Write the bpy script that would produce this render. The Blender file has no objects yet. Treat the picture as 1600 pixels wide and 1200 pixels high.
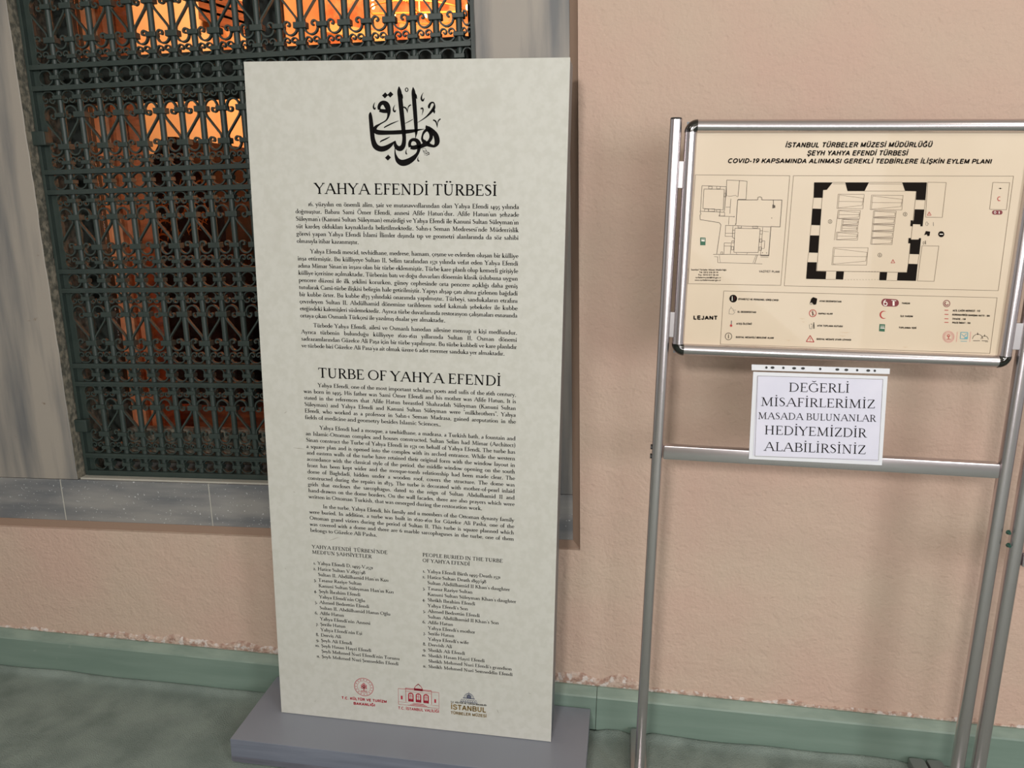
import bpy, bmesh, math, random
from mathutils import Vector, Matrix, noise
from math import sin, cos, pi, radians
random.seed(7)
S = bpy.context.scene
COL = S.collection

# ------------------------------------------------------------------ camera
F, YAW, PITCH, ROLL = 1220.0, 0.1440, 0.2220, 0.0140
CAM = Vector((0, -2.0, 1.447))
_f = Vector((-sin(YAW), cos(YAW), 0)); _r = Vector((cos(YAW), sin(YAW), 0)); _u = Vector((0, 0, 1))
FW = _f*cos(PITCH) - _u*sin(PITCH); _u2 = _u*cos(PITCH) + _f*sin(PITCH)
RT = _r*cos(ROLL) + _u2*sin(ROLL); UP = _u2*cos(ROLL) - _r*sin(ROLL)
cd = bpy.data.cameras.new('camera'); cam = bpy.data.objects.new('camera', cd); COL.objects.link(cam)
cd.sensor_width = 36; cd.lens = F*36/1600; cd.clip_start = 0.02; cd.clip_end = 60
m = Matrix((RT, UP, -FW)).transposed().to_4x4(); m.translation = CAM
cam.matrix_world = m; S.camera = cam
def at(px, py, Y):                       # a point of the photograph on the upright plane at depth Y
    d = FW*F + RT*(px-800) - UP*(py-600)
    return CAM + d*((Y-CAM.y)/d.y)

# ------------------------------------------------------------------ world, lamps, exposure
S.view_settings.view_transform = 'Standard'; S.view_settings.look = 'None'
S.view_settings.gamma = 1; S.view_settings.use_curve_mapping = False
S.view_settings.exposure = 0.0
W = bpy.data.worlds.new('world'); S.world = W; W.use_nodes = True
W.node_tree.nodes['Background'].inputs[0].default_value = (0.90, 0.88, 0.86, 1)
W.node_tree.nodes['Background'].inputs[1].default_value = 0.42
def lamp(name, typ, loc, power, col, aim=None, sx=.5, sy=None, radius=.1):
    l = bpy.data.lights.new(name, typ); o = bpy.data.objects.new(name, l); COL.objects.link(o)
    o.location = loc; l.energy = power; l.color = col
    if typ == 'AREA':
        l.shape = 'RECTANGLE'; l.size = sx; l.size_y = sy or sx
        d = Vector(aim)-Vector(loc); o.rotation_euler = d.to_track_quat('-Z', 'Y').to_euler()
    else:
        l.shadow_soft_size = radius
    return o
lamp('ceiling_lamp_right', 'AREA', (1.7, -1.7, 2.8), 6, (1, .96, .90), (1.0, -.3, 0), .55, .35)
lamp('ceiling_lamp_left', 'AREA', (-1.3, -1.8, 2.8), 3, (1, .96, .90), (-.4, -.2, .4), .5, .3)
lamp('key_light_right', 'AREA', (2.9, -4.0, 1.9), 62, (.96, .98, 1.0), (.7, 0, .6), .8, 1.3)  # added soft light for post highlights and wall shadows; no window is known there
lamp('corridor_lamp', 'AREA', (-.5, -4.0, 2.35), 60, (1, .98, .95), (.3, 0, .7), .38, .28)
lamp('fill_light_low', 'AREA', (1.0, -4.1, 1.2), 36, (.97, .98, 1.0), (.3, 0, .3), 1.2, 1.6)  # unseen low fill, added to brighten the plinth and lower wall
ORG = (1.0, .53, .25)
def spot(name, loc, power, aim, ang):
    o = lamp(name, 'SPOT', loc, power, ORG, radius=.15); o.data.spot_size = radians(ang); o.data.spot_blend = .6
    o.rotation_euler = (Vector(aim)-Vector(loc)).to_track_quat('-Z', 'Y').to_euler()
spot('tomb_spot_left', (-1.9, 1.3, 2.7), 105, (-2.7, 2.8, 1.9), 110)
spot('tomb_spot_right', (-1.0, 1.8, 2.6), 150, (-1.7, 4.0, 2.4), 120)
lamp('tomb_reveal_fill', 'POINT', (-.45, 3.0, 1.7), 30, ORG, radius=.12)  # added point light deep in the room, brightens the inner reveal

# ------------------------------------------------------------------ materials
def lin(c):
    return tuple((x/255/12.92 if x <= 10.3 else ((x/255+.055)/1.055)**2.4) for x in c)+(1,)
def mat(name, c, rough=.6, metal=0, c2=None, scale=8, detail=4, lo=.35, hi=.65, stretch=None, bump=0, bscale=60, bdist=.002,
        bump2=0, b2scale=20, c3=None, s3=90, lo3=.66, hi3=.7, spec=.5, coat=0, emit=None, es=1, rot=None):
    M = bpy.data.materials.new(name); M.use_nodes = True; nt = M.node_tree; N = nt.nodes; L = nt.links
    b = N['Principled BSDF']; b.inputs['Base Color'].default_value = lin(c)
    b.inputs['Roughness'].default_value = rough; b.inputs['Metallic'].default_value = metal
    b.inputs['Specular IOR Level'].default_value = spec; b.inputs['Coat Weight'].default_value = coat
    tc = N.new('ShaderNodeTexCoord'); mp = N.new('ShaderNodeMapping'); L.new(tc.outputs['Object'], mp.inputs[0])
    if stretch: mp.inputs['Scale'].default_value = stretch
    if rot: mp.inputs['Rotation'].default_value = rot
    src = None
    if c2:
        n = N.new('ShaderNodeTexNoise'); n.inputs['Scale'].default_value = scale; n.inputs['Detail'].default_value = detail
        L.new(mp.outputs[0], n.inputs['Vector'])
        r = N.new('ShaderNodeValToRGB'); r.color_ramp.elements[0].position = lo; r.color_ramp.elements[1].position = hi
        r.color_ramp.elements[0].color = lin(c); r.color_ramp.elements[1].color = lin(c2)
        L.new(n.outputs['Fac'], r.inputs[0]); src = r.outputs[0]
    if c3:
        n = N.new('ShaderNodeTexNoise'); n.inputs['Scale'].default_value = s3; n.inputs['Detail'].default_value = 3
        L.new(tc.outputs['Object'], n.inputs['Vector'])
        r = N.new('ShaderNodeMapRange'); r.inputs[1].default_value = lo3; r.inputs[2].default_value = hi3
        L.new(n.outputs['Fac'], r.inputs[0])
        x = N.new('ShaderNodeMix'); x.data_type = 'RGBA'; L.new(r.outputs[0], x.inputs['Factor'])
        if src: L.new(src, x.inputs['A'])
        else: x.inputs['A'].default_value = lin(c)
        x.inputs['B'].default_value = lin(c3); src = x.outputs['Result']
    if src: L.new(src, b.inputs['Base Color'])
    if bump:
        n = N.new('ShaderNodeTexNoise'); n.inputs['Scale'].default_value = bscale; n.inputs['Detail'].default_value = 5
        L.new(tc.outputs['Object'], n.inputs['Vector'])
        bp = N.new('ShaderNodeBump'); bp.inputs['Strength'].default_value = bump; bp.inputs['Distance'].default_value = bdist
        L.new(n.outputs['Fac'], bp.inputs['Height']); last = bp
        if bump2:
            n2 = N.new('ShaderNodeTexNoise'); n2.inputs['Scale'].default_value = b2scale; n2.inputs['Detail'].default_value = 3
            n2.inputs['Distortion'].default_value = .6
            L.new(mp.outputs[0], n2.inputs['Vector'])
            b2 = N.new('ShaderNodeBump'); b2.inputs['Strength'].default_value = bump2; b2.inputs['Distance'].default_value = bdist*3
            L.new(n2.outputs['Fac'], b2.inputs['Height']); L.new(bp.outputs[0], b2.inputs['Normal']); last = b2
        L.new(last.outputs[0], b.inputs['Normal'])
    if emit:
        b.inputs['Emission Color'].default_value = lin(emit); b.inputs['Emission Strength'].default_value = es
    return M
M_plaster = mat('plaster', (197, 174, 155), .72, c2=(199, 169, 152), scale=3.2, detail=3, bump=.85, bscale=105, bdist=.0032, bump2=.45, b2scale=24,
                c3=(178, 148, 130), s3=42, lo3=.70, hi3=.86, spec=.35)
M_crust = mat('salt_crust', (200, 176, 160), .9, c2=(170, 138, 122), scale=55, detail=5, lo=.42, hi=.6, bump=1, bscale=140, bdist=.004,
              c3=(212, 200, 192), s3=60, lo3=.53, hi3=.62)
M_marble = mat('marble_jamb', (158, 149, 138), .5, c2=(104, 104, 104), scale=4.2, detail=9, lo=.42, hi=.66, stretch=(3.4, 3.4, .32), bump=.25, bscale=60, bdist=.0012,
               c3=(120, 98, 82), s3=24, lo3=.72, hi3=.80)
M_sill = mat('marble_sill', (146, 143, 139), .45, c2=(110, 111, 113), scale=4.5, detail=9, lo=.40, hi=.62, stretch=(.6, 1, 3.4), bump=.3, bscale=80, bdist=.001,
             c3=(205, 205, 205), s3=150, lo3=.66, hi3=.72)
M_stone = mat('rough_stone', (140, 132, 116), .85, c2=(92, 90, 80), scale=55, detail=6, lo=.4, hi=.6, bump=.8, bscale=90, bdist=.004)
M_iron = mat('green_iron_paint', (52, 62, 57), .45, c2=(45, 56, 52), scale=20, bump=.25, bscale=160, bdist=.0008, spec=.5)
M_wood = mat('dark_green_wood', (44, 50, 45), .6, c2=(34, 38, 34), scale=12, stretch=(6, 6, 1), bump=.2, bscale=60)
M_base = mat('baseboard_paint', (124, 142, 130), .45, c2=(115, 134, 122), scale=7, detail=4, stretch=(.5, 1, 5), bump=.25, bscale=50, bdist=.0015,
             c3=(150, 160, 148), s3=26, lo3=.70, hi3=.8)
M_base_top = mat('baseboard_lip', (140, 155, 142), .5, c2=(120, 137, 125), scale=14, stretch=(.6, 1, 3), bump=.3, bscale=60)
M_carpet = mat('grey_green_carpet', (146, 157, 149), .95, c2=(128, 139, 132), scale=9, detail=10, lo=.38, hi=.66, bump=1, bscale=330, bdist=.004,
               c3=(112, 123, 116), s3=6, lo3=.58, hi3=.80, spec=.1)
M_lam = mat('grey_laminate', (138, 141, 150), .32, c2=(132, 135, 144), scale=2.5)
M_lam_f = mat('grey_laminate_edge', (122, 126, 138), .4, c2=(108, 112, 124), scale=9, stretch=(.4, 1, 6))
M_sheet = mat('cream_print', (202, 200, 191), .5, c2=(196, 194, 184), scale=60, detail=8, lo=.4, hi=.62, c3=(190, 187, 176), s3=11, lo3=.60, hi3=.9, spec=.3)
M_sheet_edge = mat('white_sheet_edge', (222, 224, 224), .4)
M_side = mat('totem_grey_side', (112, 118, 122), .4, metal=.4)
M_ink = mat('black_ink', (20, 18, 18), .85, spec=.08)
M_ink_soft = mat('dark_ink', (22, 20, 19), .85, spec=.08)
M_grey_ink = mat('grey_ink', (120, 112, 104), .6)
M_red = mat('red_ink', (176, 34, 56), .6)
M_pink = mat('pale_red_ink', (214, 150, 140), .6)
M_gold = mat('gold_brown_ink', (128, 104, 54), .6)
M_slate = mat('slate_ink', (96, 100, 118), .6)
M_alu = mat('brushed_aluminium', (208, 200, 201), .26, metal=.95, bump=.05, bscale=200, bdist=.0004)
M_alu2 = mat('satin_aluminium', (176, 171, 171), .36, metal=.9)
M_chrome = mat('chrome', (96, 94, 92), .10, metal=1)
M_black = mat('black_plastic', (38, 36, 35), .4)
M_poster = mat('poster_beige', (215, 196, 171), .42, c2=(209, 189, 163), scale=3.5, detail=3, spec=.4, coat=.15)
M_poster_ink = mat('poster_black', (26, 20, 16), .8, spec=.1)
M_line = mat('poster_line', (120, 104, 84), .6)
M_dred = mat('poster_dark_red', (118, 22, 28), .5)
M_pred = mat('poster_red', (176, 40, 36), .5)
M_green = mat('poster_green', (34, 92, 62), .5)
M_teal = mat('poster_teal', (104, 160, 168), .5)
M_white = mat('poster_white', (236, 226, 214), .5)
M_paper = mat('white_paper', (222, 219, 232), .5, c2=(214, 212, 226), scale=9, coat=.4, bump=.15, bscale=14, bdist=.003)
M_sleeve = mat('sleeve_border', (226, 226, 230), .25, coat=.6)
M_screw = mat('green_screw', (30, 74, 62), .3)
M_room = mat('tomb_plaster', (236, 204, 164), .8, c2=(224, 186, 146), scale=3)
M_deco = mat('painted_decoration', (240, 200, 160), .8, c2=(222, 138, 100), scale=6, detail=6, lo=.44, hi=.58, c3=(246, 222, 170), s3=9, lo3=.58, hi3=.62)
M_cream = mat('cream_moulding', (250, 226, 170), .6)
M_brown = mat('brown_beam', (120, 72, 44), .7, c2=(90, 50, 30), scale=9, stretch=(1, 1, 8))
M_cloth = mat('dark_velvet', (44, 20, 15), .85, c2=(28, 14, 11), scale=7, bump=.3, bscale=50)
M_goldthread = mat('gold_thread', (226, 170, 92), .4, metal=.5)
M_orangewood = mat('varnished_wood', (156, 92, 52), .5, c2=(110, 58, 34), scale=10, stretch=(1, 1, 6))
M_bulb = mat('lit_bulb', (255, 220, 170), .3, emit=(255, 196, 120), es=9)
M_ceiling = mat('white_ceiling', (214, 210, 202), .9, c2=(206, 202, 194), scale=3)
def glass_mat():
    M = bpy.data.materials.new('window_glass'); M.use_nodes = True; N = M.node_tree.nodes; L = M.node_tree.links
    N.remove(N['Principled BSDF']); t = N.new('ShaderNodeBsdfTransparent'); g = N.new('ShaderNodeBsdfGlossy')
    g.inputs['Roughness'].default_value = .03; x = N.new('ShaderNodeMixShader'); fr = N.new('ShaderNodeFresnel'); fr.inputs[0].default_value = 1.25
    L.new(fr.outputs[0], x.inputs[0]); L.new(t.outputs[0], x.inputs[1]); L.new(g.outputs[0], x.inputs[2])
    L.new(x.outputs[0], N['Material Output'].inputs[0]); return M
M_glass = glass_mat()

# ------------------------------------------------------------------ object helpers
def tag(o, label=None, cat=None, group=None, kind=None):
    if label: o['label'] = label
    if cat: o['category'] = cat
    if group: o['group'] = group
    if kind: o['kind'] = kind
    return o
def empty(name, loc=(0, 0, 0), rot=None, parent=None):
    o = bpy.data.objects.new(name, None); COL.objects.link(o); o.location = loc; o.empty_display_size = .1
    if rot: o.rotation_euler = rot
    if parent: o.parent = parent
    return o
def wloc(p):
    v = Vector((0, 0, 0))
    while p: v += p.location; p = p.parent
    return v
def link(name, me, parent=None, loc=(0, 0, 0), scale=None):
    o = bpy.data.objects.new(name, me); COL.objects.link(o); o.parent = parent; o.location = loc
    if scale: o.scale = scale
    return o
def mesh(name, V, Fc, mt, smooth=False):
    me = bpy.data.meshes.new(name); me.from_pydata([tuple(v) for v in V], [], Fc)
    for x in (mt if isinstance(mt, (list, tuple)) else [mt]): me.materials.append(x)
    if smooth:
        for p in me.polygons: p.use_smooth = True
    me.update(); return me
class MB:                                 # mesh builder, world coordinates unless used under a rotated parent
    def __init__(s): s.V = []; s.F = []; s.sm = False; s.mi = []; s.cur = 0
    def add(s, V, Fc):
        k = len(s.V); s.V += [tuple(v) for v in V]; s.F += [tuple(i+k for i in f) for f in Fc]; s.mi += [s.cur]*len(Fc)
    def box(s, x0, x1, y0, y1, z0, z1, bev=0):
        if not bev:
            s.add([(x, y, z) for z in (z0, z1) for y in (y0, y1) for x in (x0, x1)],
                  [(0, 2, 3, 1), (4, 5, 7, 6), (0, 1, 5, 4), (2, 6, 7, 3), (0, 4, 6, 2), (1, 3, 7, 5)]); return
        bm = bmesh.new(); bmesh.ops.create_cube(bm, size=1)
        for v in bm.verts: v.co = Vector(((x0+x1)/2+v.co.x*(x1-x0), (y0+y1)/2+v.co.y*(y1-y0), (z0+z1)/2+v.co.z*(z1-z0)))
        bmesh.ops.bevel(bm, geom=bm.edges[:], offset=bev, segments=2, affect='EDGES', profile=.6)
        bm.verts.index_update(); s.add([v.co.copy() for v in bm.verts], [tuple(v.index for v in f.verts) for f in bm.faces]); bm.free()
    def tube(s, p, q, r, n=16, r2=None, cap=True, sx=1):
        p = Vector(p); q = Vector(q); d = (q-p).normalized(); a = d.orthogonal().normalized(); b = d.cross(a); r2 = r2 or r
        if abs(d.z) > .9: a = Vector((1, 0, 0)); b = Vector((0, 1, 0))*sx
        V = [p+(a*cos(t)+b*sin(t))*r for t in [2*pi*i/n for i in range(n)]]+[q+(a*cos(t)+b*sin(t))*r2 for t in [2*pi*i/n for i in range(n)]]
        Fc = [(i, (i+1) % n, n+(i+1) % n, n+i) for i in range(n)]
        if cap: Fc += [tuple(range(n-1, -1, -1)), tuple(range(n, 2*n))]
        s.add(V, Fc)
    def strap(s, pts, th, y0, y1):        # flat iron bent along pts (x,z), standing y0..y1
        n = len(pts); V = []
        for i, (x, z) in enumerate(pts):
            a = pts[max(0, i-1)]; b = pts[min(n-1, i+1)]; dx, dz = b[0]-a[0], b[1]-a[1]; l = math.hypot(dx, dz) or 1
            nx, nz = -dz/l*th/2, dx/l*th/2
            V += [(x+nx, y0, z+nz), (x-nx, y0, z-nz), (x-nx, y1, z-nz), (x+nx, y1, z+nz)]
        Fc = []
        for i in range(n-1):
            for k in range(4): Fc.append((4*i+k, 4*i+(k+1) % 4, 4*i+4+(k+1) % 4, 4*i+4+k))
        Fc += [(3, 2, 1, 0), tuple(4*n-4+k for k in range(4))]; s.add(V, Fc)
    def build(s, name, mt, parent=None, smooth=False, local=False):
        o = Vector((0, 0, 0)) if (local or not parent) else wloc(parent)
        me = mesh(name, [Vector(v)-o for v in s.V], s.F, mt)
        for p, i in zip(me.polygons, s.mi): p.material_index = i
        bm = bmesh.new(); bm.from_mesh(me); bmesh.ops.recalc_face_normals(bm, faces=bm.faces); bm.to_mesh(me); bm.free()
        if smooth:
            for p in me.polygons: p.use_smooth = True
            me.set_sharp_from_angle(angle=radians(40))
        return link(name, me, parent)

# ------------------------------------------------------------------ flat print: strokes, fills, lettering
class Ink:
    def __init__(s): s.V = []; s.F = []
    def add(s, V, Fc): k = len(s.V); s.V += V; s.F += [tuple(i+k for i in f) for f in Fc]
    def ribbon(s, P):                      # P: (x, y, width)
        n = len(P); V = []
        for i, (x, y, w) in enumerate(P):
            a = P[max(0, i-1)]; b = P[min(n-1, i+1)]; dx, dy = b[0]-a[0], b[1]-a[1]; l = math.hypot(dx, dy) or 1
            V += [(x-dy/l*w/2, y+dx/l*w/2), (x+dy/l*w/2, y-dx/l*w/2)]
        s.add(V, [(2*i, 2*i+1, 2*i+3, 2*i+2) for i in range(n-1)])
    def curve(s, P, k=5):                  # Catmull-Rom through (x, y, width)
        Q = [P[0]]+list(P)+[P[-1]]; out = []
        for i in range(1, len(Q)-2):
            for j in range(k):
                t = j/k; out.append(tuple(.5*(2*Q[i][c]+(Q[i+1][c]-Q[i-1][c])*t+(2*Q[i-1][c]-5*Q[i][c]+4*Q[i+1][c]-Q[i+2][c])*t*t
                                        + (3*Q[i][c]-Q[i-1][c]-3*Q[i+1][c]+Q[i+2][c])*t**3) for c in range(3)))
        out.append(P[-1]); s.ribbon(out)
    def line(s, x0, y0, x1, y1, w): s.ribbon([(x0, y0, w), (x1, y1, w)])
    def path(s, P, w, close=False):
        P = list(P)+([P[0]] if close else [])
        for a, b in zip(P, P[1:]): s.line(*a, *b, w)
    def poly(s, P): s.add([tuple(p) for p in P], [tuple(range(len(P)))])
    def ring(s, cx, cy, rx, ry, w, a0=0, a1=360, n=28):
        s.ribbon([(cx+rx*cos(radians(a0+(a1-a0)*i/n)), cy+ry*sin(radians(a0+(a1-a0)*i/n)), w) for i in range(n+1)])
    def disc(s, cx, cy, rx, ry=None, n=20): s.poly([(cx+rx*cos(2*pi*i/n), cy+(ry or rx)*sin(2*pi*i/n)) for i in range(n)])
    def build(s, name, mt, mapf, parent):
        o = wloc(parent); me = mesh(name, [mapf(*v)-o for v in s.V], s.F, mt); return link(name, me, parent)

G = {  # a pen-drawn old-style serif; cap height 100. L thick line, l thin line, m medium line, A shaded arc, a thin arc, s serif, d dot, P curve with widths
'A': '86|l 10 0 43 100|L 45 97 76 0|l 22 36 64 36|s 10 0 11|s 77 0 13', 'B': '70|L 18 0 18 98|l 7 98 40 98|l 7 2 42 2|l 18 52 42 52|A 37 75 19 23 -90 90|A 39 27 24 25 -90 90',
'C': '74|A 44 50 35 48 48 312|l 67 88 67 70|l 67 14 70 26', 'D': '84|L 18 0 18 98|l 7 98 40 98|l 7 2 40 2|A 38 50 36 48 -90 90',
'E': '66|L 18 0 18 98|l 7 98 56 98|l 7 2 58 2|l 18 52 44 52|l 56 100 56 82|l 58 0 61 20|l 44 61 44 43', 'F': '60|L 18 0 18 98|l 7 98 54 98|l 18 52 43 52|l 54 100 54 82|l 43 61 43 43|s 18 0 12',
'G': '82|A 44 50 35 48 48 312|l 67 88 67 70|L 70 8 70 40|s 69 41 11', 'H': '86|L 18 0 18 98|L 67 0 67 98|l 18 52 67 52|s 18 0 11|s 67 0 11|s 18 98 11|s 67 98 11',
'I': '36|L 18 0 18 98|s 18 0 12|s 18 98 12', 'J': '38|L 20 0 20 98|s 20 98 11|P 20 4 12 17 -14 8 6 -20 5', 'K': '76|L 18 0 18 98|l 22 48 58 96|L 32 58 66 2|s 18 0 11|s 18 98 11|s 58 98 10|s 68 0 11',
'L': '60|L 18 0 18 98|s 18 98 12|l 7 2 54 2|l 54 0 57 20', 'M': '104|l 17 0 20 98|L 21 98 50 6|l 50 4 82 98|L 84 0 82 98|s 16 0 11|s 86 0 12|s 15 98 8|s 88 98 8',
'N': '86|l 17 0 17 98|L 18 98 67 2|l 68 0 68 98|s 17 0 11|s 12 98 9|s 68 98 11', 'O': '88|A 44 50 36 48 0 360', 'P': '64|L 18 0 18 98|l 7 98 38 98|l 18 46 36 46|A 35 72 21 25 -90 90|s 18 0 12',
'Q': '88|A 44 50 36 48 0 360|P 44 4 8 62 -12 9 84 -18 4', 'R': '72|L 18 0 18 98|l 7 98 38 98|l 18 50 36 50|A 35 74 20 23 -90 90|L 36 50 62 2|s 18 0 11|s 66 0 9',
'S': '56|P 45 80 4 40 93 5 27 97 5 14 88 9 13 72 12 27 56 13 42 41 13 45 24 11 37 8 6 24 3 5 13 8 5 9 22 4', 'T': '72|L 36 0 36 98|l 6 98 66 98|l 6 100 6 80|l 66 100 66 80|s 36 0 13',
'U': '82|L 18 32 18 98|l 65 32 65 98|P 18 34 12 22 12 11 40 2 7 58 10 6 65 34 5|s 18 98 11|s 65 98 10', 'V': '80|L 10 98 41 2|l 40 0 70 98|s 10 98 11|s 70 98 10',
'W': '112|L 10 98 36 2|l 36 0 58 90|L 54 98 82 2|l 82 0 104 98|s 10 98 10|s 104 98 9|s 54 98 9', 'X': '78|L 12 98 66 2|l 10 0 64 98|s 12 98 10|s 64 98 9|s 10 0 9|s 68 0 10',
'Y': '76|L 8 98 38 48|l 38 48 68 98|L 38 0 38 50|s 8 98 11|s 68 98 10|s 38 0 12', 'Z': '68|l 12 97 58 97|L 58 98 11 2|l 9 3 60 3|l 12 98 10 80|l 60 2 63 20',
'a': '48|P 9 46 8 17 57 5 28 57 7 35 48 10 35 30 11 35 10 11 45 3 5|P 35 35 4 18 30 6 9 20 9 10 6 9 20 2 6 35 12 4', 'b': '56|L 14 2 14 105|A 29 30 20 28 -150 150|l 5 100 14 105',
'c': '46|A 29 30 21 28 50 310', 'd': '57|A 27 30 21 28 25 335|L 44 0 44 105|l 35 101 44 105|l 44 2 54 4', 'e': '48|A 27 30 20 28 8 318|l 8 33 45 33', 'f': '33|L 15 0 15 86|P 15 84 11 20 100 7 34 100 8|l 3 57 29 57|s 15 0 11',
'g': '49|A 22 41 15 16 0 360|A 22 -16 19 13 0 360|l 32 54 47 57|P 13 26 6 10 16 6 26 0 8', 'h': '59|L 14 0 14 105|P 14 44 5 26 56 5 38 57 7 44 44 11 44 0 11|s 14 0 10|s 44 0 9|l 5 101 14 105',
'\u0131': '28|L 14 0 14 58|s 14 0 10|l 5 54 14 58', 'i': '28|L 14 0 14 58|s 14 0 10|l 5 54 14 58|d 14 84 7', 'j': '26|L 14 -20 14 58|l 5 54 14 58|d 14 84 7|P 14 -18 10 8 -34 6 0 -36 5',
'k': '55|L 14 0 14 105|l 16 26 38 56|L 23 33 46 2|s 14 0 10|s 38 57 8|s 48 0 8|l 5 101 14 105', 'l': '28|L 14 0 14 105|s 14 0 10|l 5 101 14 105',
'm': '90|L 14 0 14 58|P 14 44 5 26 56 5 38 57 7 44 44 11 44 0 11|P 44 44 5 56 56 5 68 57 7 75 44 11 75 0 11|s 14 0 9|s 44 0 8|s 75 0 9|l 5 54 14 58', 'n': '60|L 14 0 14 58|P 14 44 5 26 56 5 38 57 7 45 44 11 45 0 11|s 14 0 10|s 45 0 9|l 5 54 14 58',
'o': '54|A 27 30 21 28 0 360', 'p': '57|L 14 -38 14 58|A 29 30 20 28 -150 150|s 14 -38 10|l 5 54 14 58', 'q': '56|A 27 30 20 28 25 335|L 43 -38 43 58|s 43 -38 10',
'r': '39|L 14 0 14 58|P 14 42 5 23 55 6 34 54 10|s 14 0 11|l 5 54 14 58', 's': '39|P 31 48 5 23 57 5 12 53 9 10 44 10 20 33 10 30 20 10 28 6 8 18 2 5 9 6 5 7 17 5', 't': '33|L 14 12 14 72|P 14 13 11 19 3 7 31 6 4|l 4 57 29 57',
'u': '59|L 14 14 14 58|P 14 15 11 19 3 7 31 3 5 44 14 4|L 44 0 44 58|l 5 56 14 57|l 35 56 44 57|l 44 2 54 4', 'v': '51|L 7 57 26 2|l 26 0 44 57|s 7 57 8|s 44 57 7',
'w': '75|L 7 57 23 2|l 23 0 37 54|L 35 57 52 2|l 52 0 68 57|s 7 57 8|s 68 57 7', 'x': '51|L 8 57 42 1|l 8 0 41 57|s 8 57 7|s 41 57 7|s 8 0 7|s 43 0 7', 'y': '51|L 7 57 26 2|l 44 57 20 -20|P 22 -14 5 14 -32 8 4 -34 9|s 7 57 8|s 44 57 7',
'z': '46|l 8 56 37 56|L 37 56 8 3|l 7 3 39 3', '1': '28|L 14 0 14 57|s 14 0 10|s 14 57 8', '0': '50|A 25 29 20 28 0 360', '2': '44|P 6 42 5 13 55 6 25 56 8 34 45 10 27 26 9 8 5 6|m 8 4 38 4',
'3': '42|P 7 46 5 18 57 6 30 48 9 26 32 7 14 26 5|P 14 27 5 30 20 8 34 -2 11 24 -26 8 6 -32 4', '4': '48|l 30 57 3 6|m 3 4 44 4|L 30 -32 30 57', '5': '42|m 13 54 36 56|l 13 54 11 26|P 11 27 5 27 22 8 34 0 11 24 -26 8 6 -32 4',
'6': '52|P 42 100 4 20 78 7 9 48 11 8 30 12|A 27 28 19 26 0 360', '7': '42|m 5 54 38 54|P 38 54 5 25 14 9 16 -34 11', '8': '50|A 25 76 15 21 0 360|A 25 27 19 26 0 360', '9': '50|A 25 30 19 26 0 360|P 44 32 11 40 0 10 28 -22 7 10 -36 4',
'.': '24|d 12 5 7', ',': '24|P 12 8 12 14 -4 8 8 -16 3', "'": '20|P 10 104 10 11 90 7 8 78 3', '"': '34|P 10 104 10 11 90 7 9 78 3|P 24 104 10 25 90 7 23 78 3', '(': '32|P 28 108 4 14 78 8 10 40 11 14 4 8 28 -24 4', ')': '32|P 6 108 4 20 78 8 24 40 11 20 4 8 6 -24 4',
'-': '34|m 5 32 29 32', '/': '36|l 4 -10 34 108', ':': '26|d 13 8 7|d 13 50 7', ' ': '26|', '\u2013': '40|l 2 34 38 34'}
MARK = {'\u00dc': ('U', 'dd', 41, 122), '\u00d6': ('O', 'dd', 44, 122), '\u0130': ('I', 'd', 18, 122), '\u015e': ('S', 'c', 27, 0), '\u00c7': ('C', 'c', 44, 0), '\u011e': ('G', 'b', 44, 116),
        '\u00fc': ('u', 'dd', 29, 84), '\u00f6': ('o', 'dd', 27, 84), '\u015f': ('s', 'c', 19, 0), '\u00e7': ('c', 'c', 29, 0), '\u011f': ('g', 'b', 22, 78), '\u00d4': ('O', 'h', 44, 114)}
def glyph(ch):
    mk = None
    if ch in MARK: ch, k, mx, my = MARK[ch]; mk = (k, mx, my)
    adv, *cm = G.get(ch, G[' ']).split('|'); return float(adv), [c.split() for c in cm if c], mk
GROW = 1.0
def serif_width(t): return sum(glyph(c)[0] for c in t)
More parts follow.
